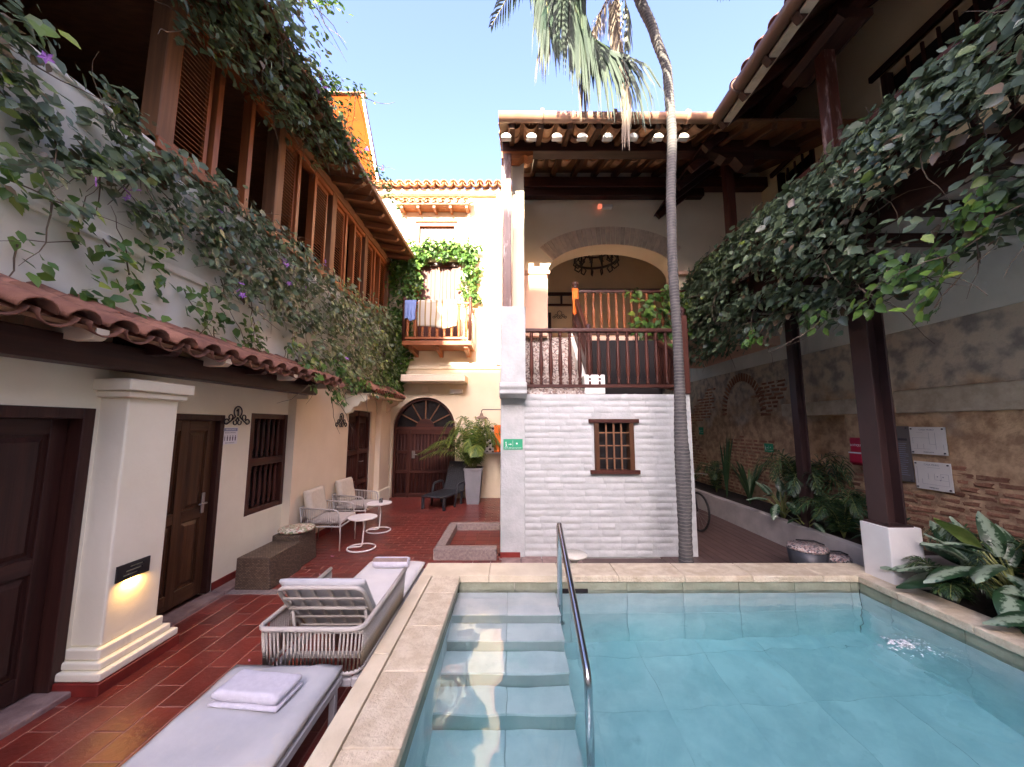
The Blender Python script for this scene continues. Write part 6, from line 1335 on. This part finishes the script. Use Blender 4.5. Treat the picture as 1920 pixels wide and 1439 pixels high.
# red first aid pack
rb = thing('first_aid_pack', 'red first aid backpack hanging on the bare wall', 'backpack', (5.1, 5.45, 1.5))
cushion(-.15, .15, -.20, .20, 0, .12, 'pack_body', M['red'], rb, 3, .01, .07, frame_at((RX - .05, 5.45, 1.52), (0, -1, 0), (0, 0, 1)))
cushion(-.12, .12, -.17, -.01, .09, .17, 'front_pocket', M['red'], rb, 4, .006, .05, frame_at((RX - .05, 5.45, 1.52), (0, -1, 0), (0, 0, 1)))
bf = frame_at((RX - .05 - .125, 5.45, 1.52), (0, -1, 0), (0, 0, 1)); board(rb, bf, -.10, .10, -.025, -.005, .045, M['signwhite'], 'reflective_band', .002); text('BOTIQUIN', .045, M['signwhite'], rb, bf @ Matrix.Translation((0, .09, .004)))
MB().tube([(RX - .06, 5.40, 1.70), (RX - .08, 5.43, 1.78), (RX - .03, 5.45, 1.80), (RX - .08, 5.47, 1.78), (RX - .06, 5.50, 1.70)], .008, 6).build('carry_loop', M['rubber'], rb, smooth=True)
# bicycle leaning by the corner
bi = thing('bicycle', 'dark bicycle parked in the passage behind the white building', 'bicycle', (3.3, 7.0, 0))
BF = frame_at((3.36, 6.95, 0), (-.12, 1, 0), (.06, 0, 1)); pB = lambda x, y, z=0: BF @ Vector((x, y, z))
for x in (0, 1.02):
    wh = MB().tube([pB(x + .33 * math.cos(a), .34 + .33 * math.sin(a)) for a in np.linspace(0, 2 * math.pi, 32, endpoint=False)], .018, 8, True).build('wheel', M['rubber'], bi, smooth=True)
    for k in range(14): a = 2 * math.pi * k / 14; MB().tube([pB(x, .34), pB(x + .32 * math.cos(a), .34 + .32 * math.sin(a))], .0016, 3).build('spoke', M['chrome'], wh)
for q in (((0, .34), (.12, .78)), ((.12, .78), (.62, .80)), ((.12, .70), (.45, .32)), ((.45, .32), (.62, .80)), ((.45, .32), (1.02, .34)), ((.62, .78), (1.02, .34)), ((.10, .78), (.14, 1.0))): MB().tube([pB(*q[0]), pB(*q[1])], .015, 8).build('frame_tube', M['iron'], bi, smooth=True)
MB().tube([pB(.10, 1.0, -.26), pB(.05, 1.02, -.12), pB(.14, 1.0, 0), pB(.05, 1.02, .12), pB(.10, 1.0, .26)], .012, 8).build('handlebar', M['chrome'], bi, smooth=True)
MB().prism([(.52, .90), (.78, .93), (.78, .87), (.60, .86)], -.05, .05, 'z'); sd2 = MB().box(.52, .78, .88, .93, -.06, .06, BF).build('saddle', M['rubber'], bi, bev=.02, seg=2)
MB().tube([pB(.45 + .09 * math.cos(a), .32 + .09 * math.sin(a), .05) for a in np.linspace(0, 2 * math.pi, 16, endpoint=False)], .006, 5, True).build('chain_ring', M['chrome'], bi)
# cloths on the balcony and the stair newel
def cloth(name, label, cat, x0, x1, y, ztop, zbot, m, seed, stripes=None, over=.25, loc=None, wav=.02):
    t = thing(name, label, cat, ((x0 + x1) / 2, y, ztop)); nx, nz = 28, 16; vs = []
    for j in range(nz + 1):
        v = j / nz
        for i in range(nx + 1):
            u = i / nx; zb = zbot + (.10 * noise.noise((u * 2.2, seed, 0)) + .12 * (u - .5) ** 2) ; x = x0 + (x1 - x0) * u + .03 * noise.noise((u * 3, v * 2, seed)) * v
            if v < .25: a = math.pi * (v / .25); p = (x, y + .055 * math.cos(a), ztop + .042 * math.sin(a) - (.0))
            else: s_ = (v - .25) / .75; p = (x, y - .055 - wav * (1 + math.sin(u * 22 + seed)) * s_ * .6, ztop - (ztop - zb) * s_)
            vs.append(p)
    fs = [(j * (nx + 1) + i, j * (nx + 1) + i + 1, (j + 1) * (nx + 1) + i + 1, (j + 1) * (nx + 1) + i) for j in range(nz) for i in range(nx)]
    b = MB().add(vs, fs); me = bpy.data.meshes.new(name); me.from_pydata(b.v, [], b.f); me.materials.append(m)
    if stripes:
        me.materials.append(stripes)
        for k, p in enumerate(me.polygons): p.material_index = 1 if (k % nx) % 4 == 1 else 0
    for p in me.polygons: p.use_smooth = True
    o = link('cloth', me, t); sm = o.modifiers.new('thick', 'SOLIDIFY'); sm.thickness = .006; return t
M['towelcream'] = mat('cream_terry', (.42, .40, .33), .95, bump=.4, bs=150); M['towelgold'] = mat('gold_stripe_terry', (.26, .17, .055), .95, bump=.4, bs=150)
cloth('striped_towel', 'cream and gold striped towel hung over the balcony rail', 'towel', -2.42, -1.42, EY - BD, BZ + 1.03, BZ + .34, M['towelcream'], 3, M['towelgold'])
cloth('blue_garment', 'small blue cloth hung at the left end of the balcony rail', 'cloth', -2.76, -2.47, EY - BD, BZ + 1.03, BZ + .52, M['bluecloth'], 5)
cloth('orange_cloth', 'orange cloth hanging at the edge of the lattice screen', 'cloth', -.44, -.24, 9.2, 1.86, 1.25, M['orange'], 8)
cloth('red_garment', 'orange red cloth hung on the tall stair newel', 'cloth', 1.16, 1.28, 6.93, 4.50, 4.0, M['orange'], 9)
# foam where the inlet jet wells up
fo = MB(); r_ = random.Random(4)
for k in range(150):
    a = r_.uniform(0, 6.28); d = abs(r_.gauss(0, .11)); x, y = 3.12 + d * math.cos(a) * 1.5, 3.15 + d * math.sin(a) * .9; s_ = r_.uniform(.004, .013) * (1.4 - min(1, d * 4)); z = WZ + .006 + max(0, .03 - d * .2) * r_.random()
    fo.lathe([(s_ * .6, 0), (s_, s_ * .3), (s_ * .5, s_ * .7)], 6, (x, y, z))
fom = mat('water_foam', (.85, .88, .9), .3, trans=.3); tag(fo.build('water_foam', fom, None, smooth=True, kind='stuff'), 'patch of white foam bubbling up in the pool near its right side', 'foam')
# fallen petals
pet = MB().add([(0, 0, 0), (.4, .3, .12), (1, .1, .3), (.8, -.3, .1), (.3, -.3, .02), (-.3, .35, .2), (-.5, -.1, .25)], [(0, 1, 2), (0, 2, 3), (0, 3, 4), (0, 1, 5), (0, 5, 6)]).mesh('petal', M['pinkflower'])
pet2 = pet.copy(); pet2.materials[0] = M['flower']; pet2.name = 'petal'
P_ = [(-1.93, 2.30, 1, .035, 'dark lilac petal on the tiles beside the near lounger'), (-2.08, 3.02, 0, .03, 'pale petal on the tiles left of the rope lounger'), (-1.98, 2.72, 0, .026, 'small pale petal near the foot of the rope lounger'), (-2.12, 3.22, 0, .025, 'curled pale petal in the middle of the aisle'), (-2.62, 5.62, 0, .04, 'pink petal under the near armchair leg'), (-2.45, 4.95, 0, .035, 'pink petal on the clay tiles before the ottomans'), (-1.85, 2.86, 0, .02, 'tiny pale petal close to the lounger leg')]
for x, y, k, s_, lb_ in P_:
    o = link('petal', pet2 if k else pet, None, (x, y, .006), (0, 0, random.uniform(0, 6)), (s_,) * 3); tag(o, lb_, 'petal')
for o in C.objects:
    if 'base' in o.keys(): del o['base']
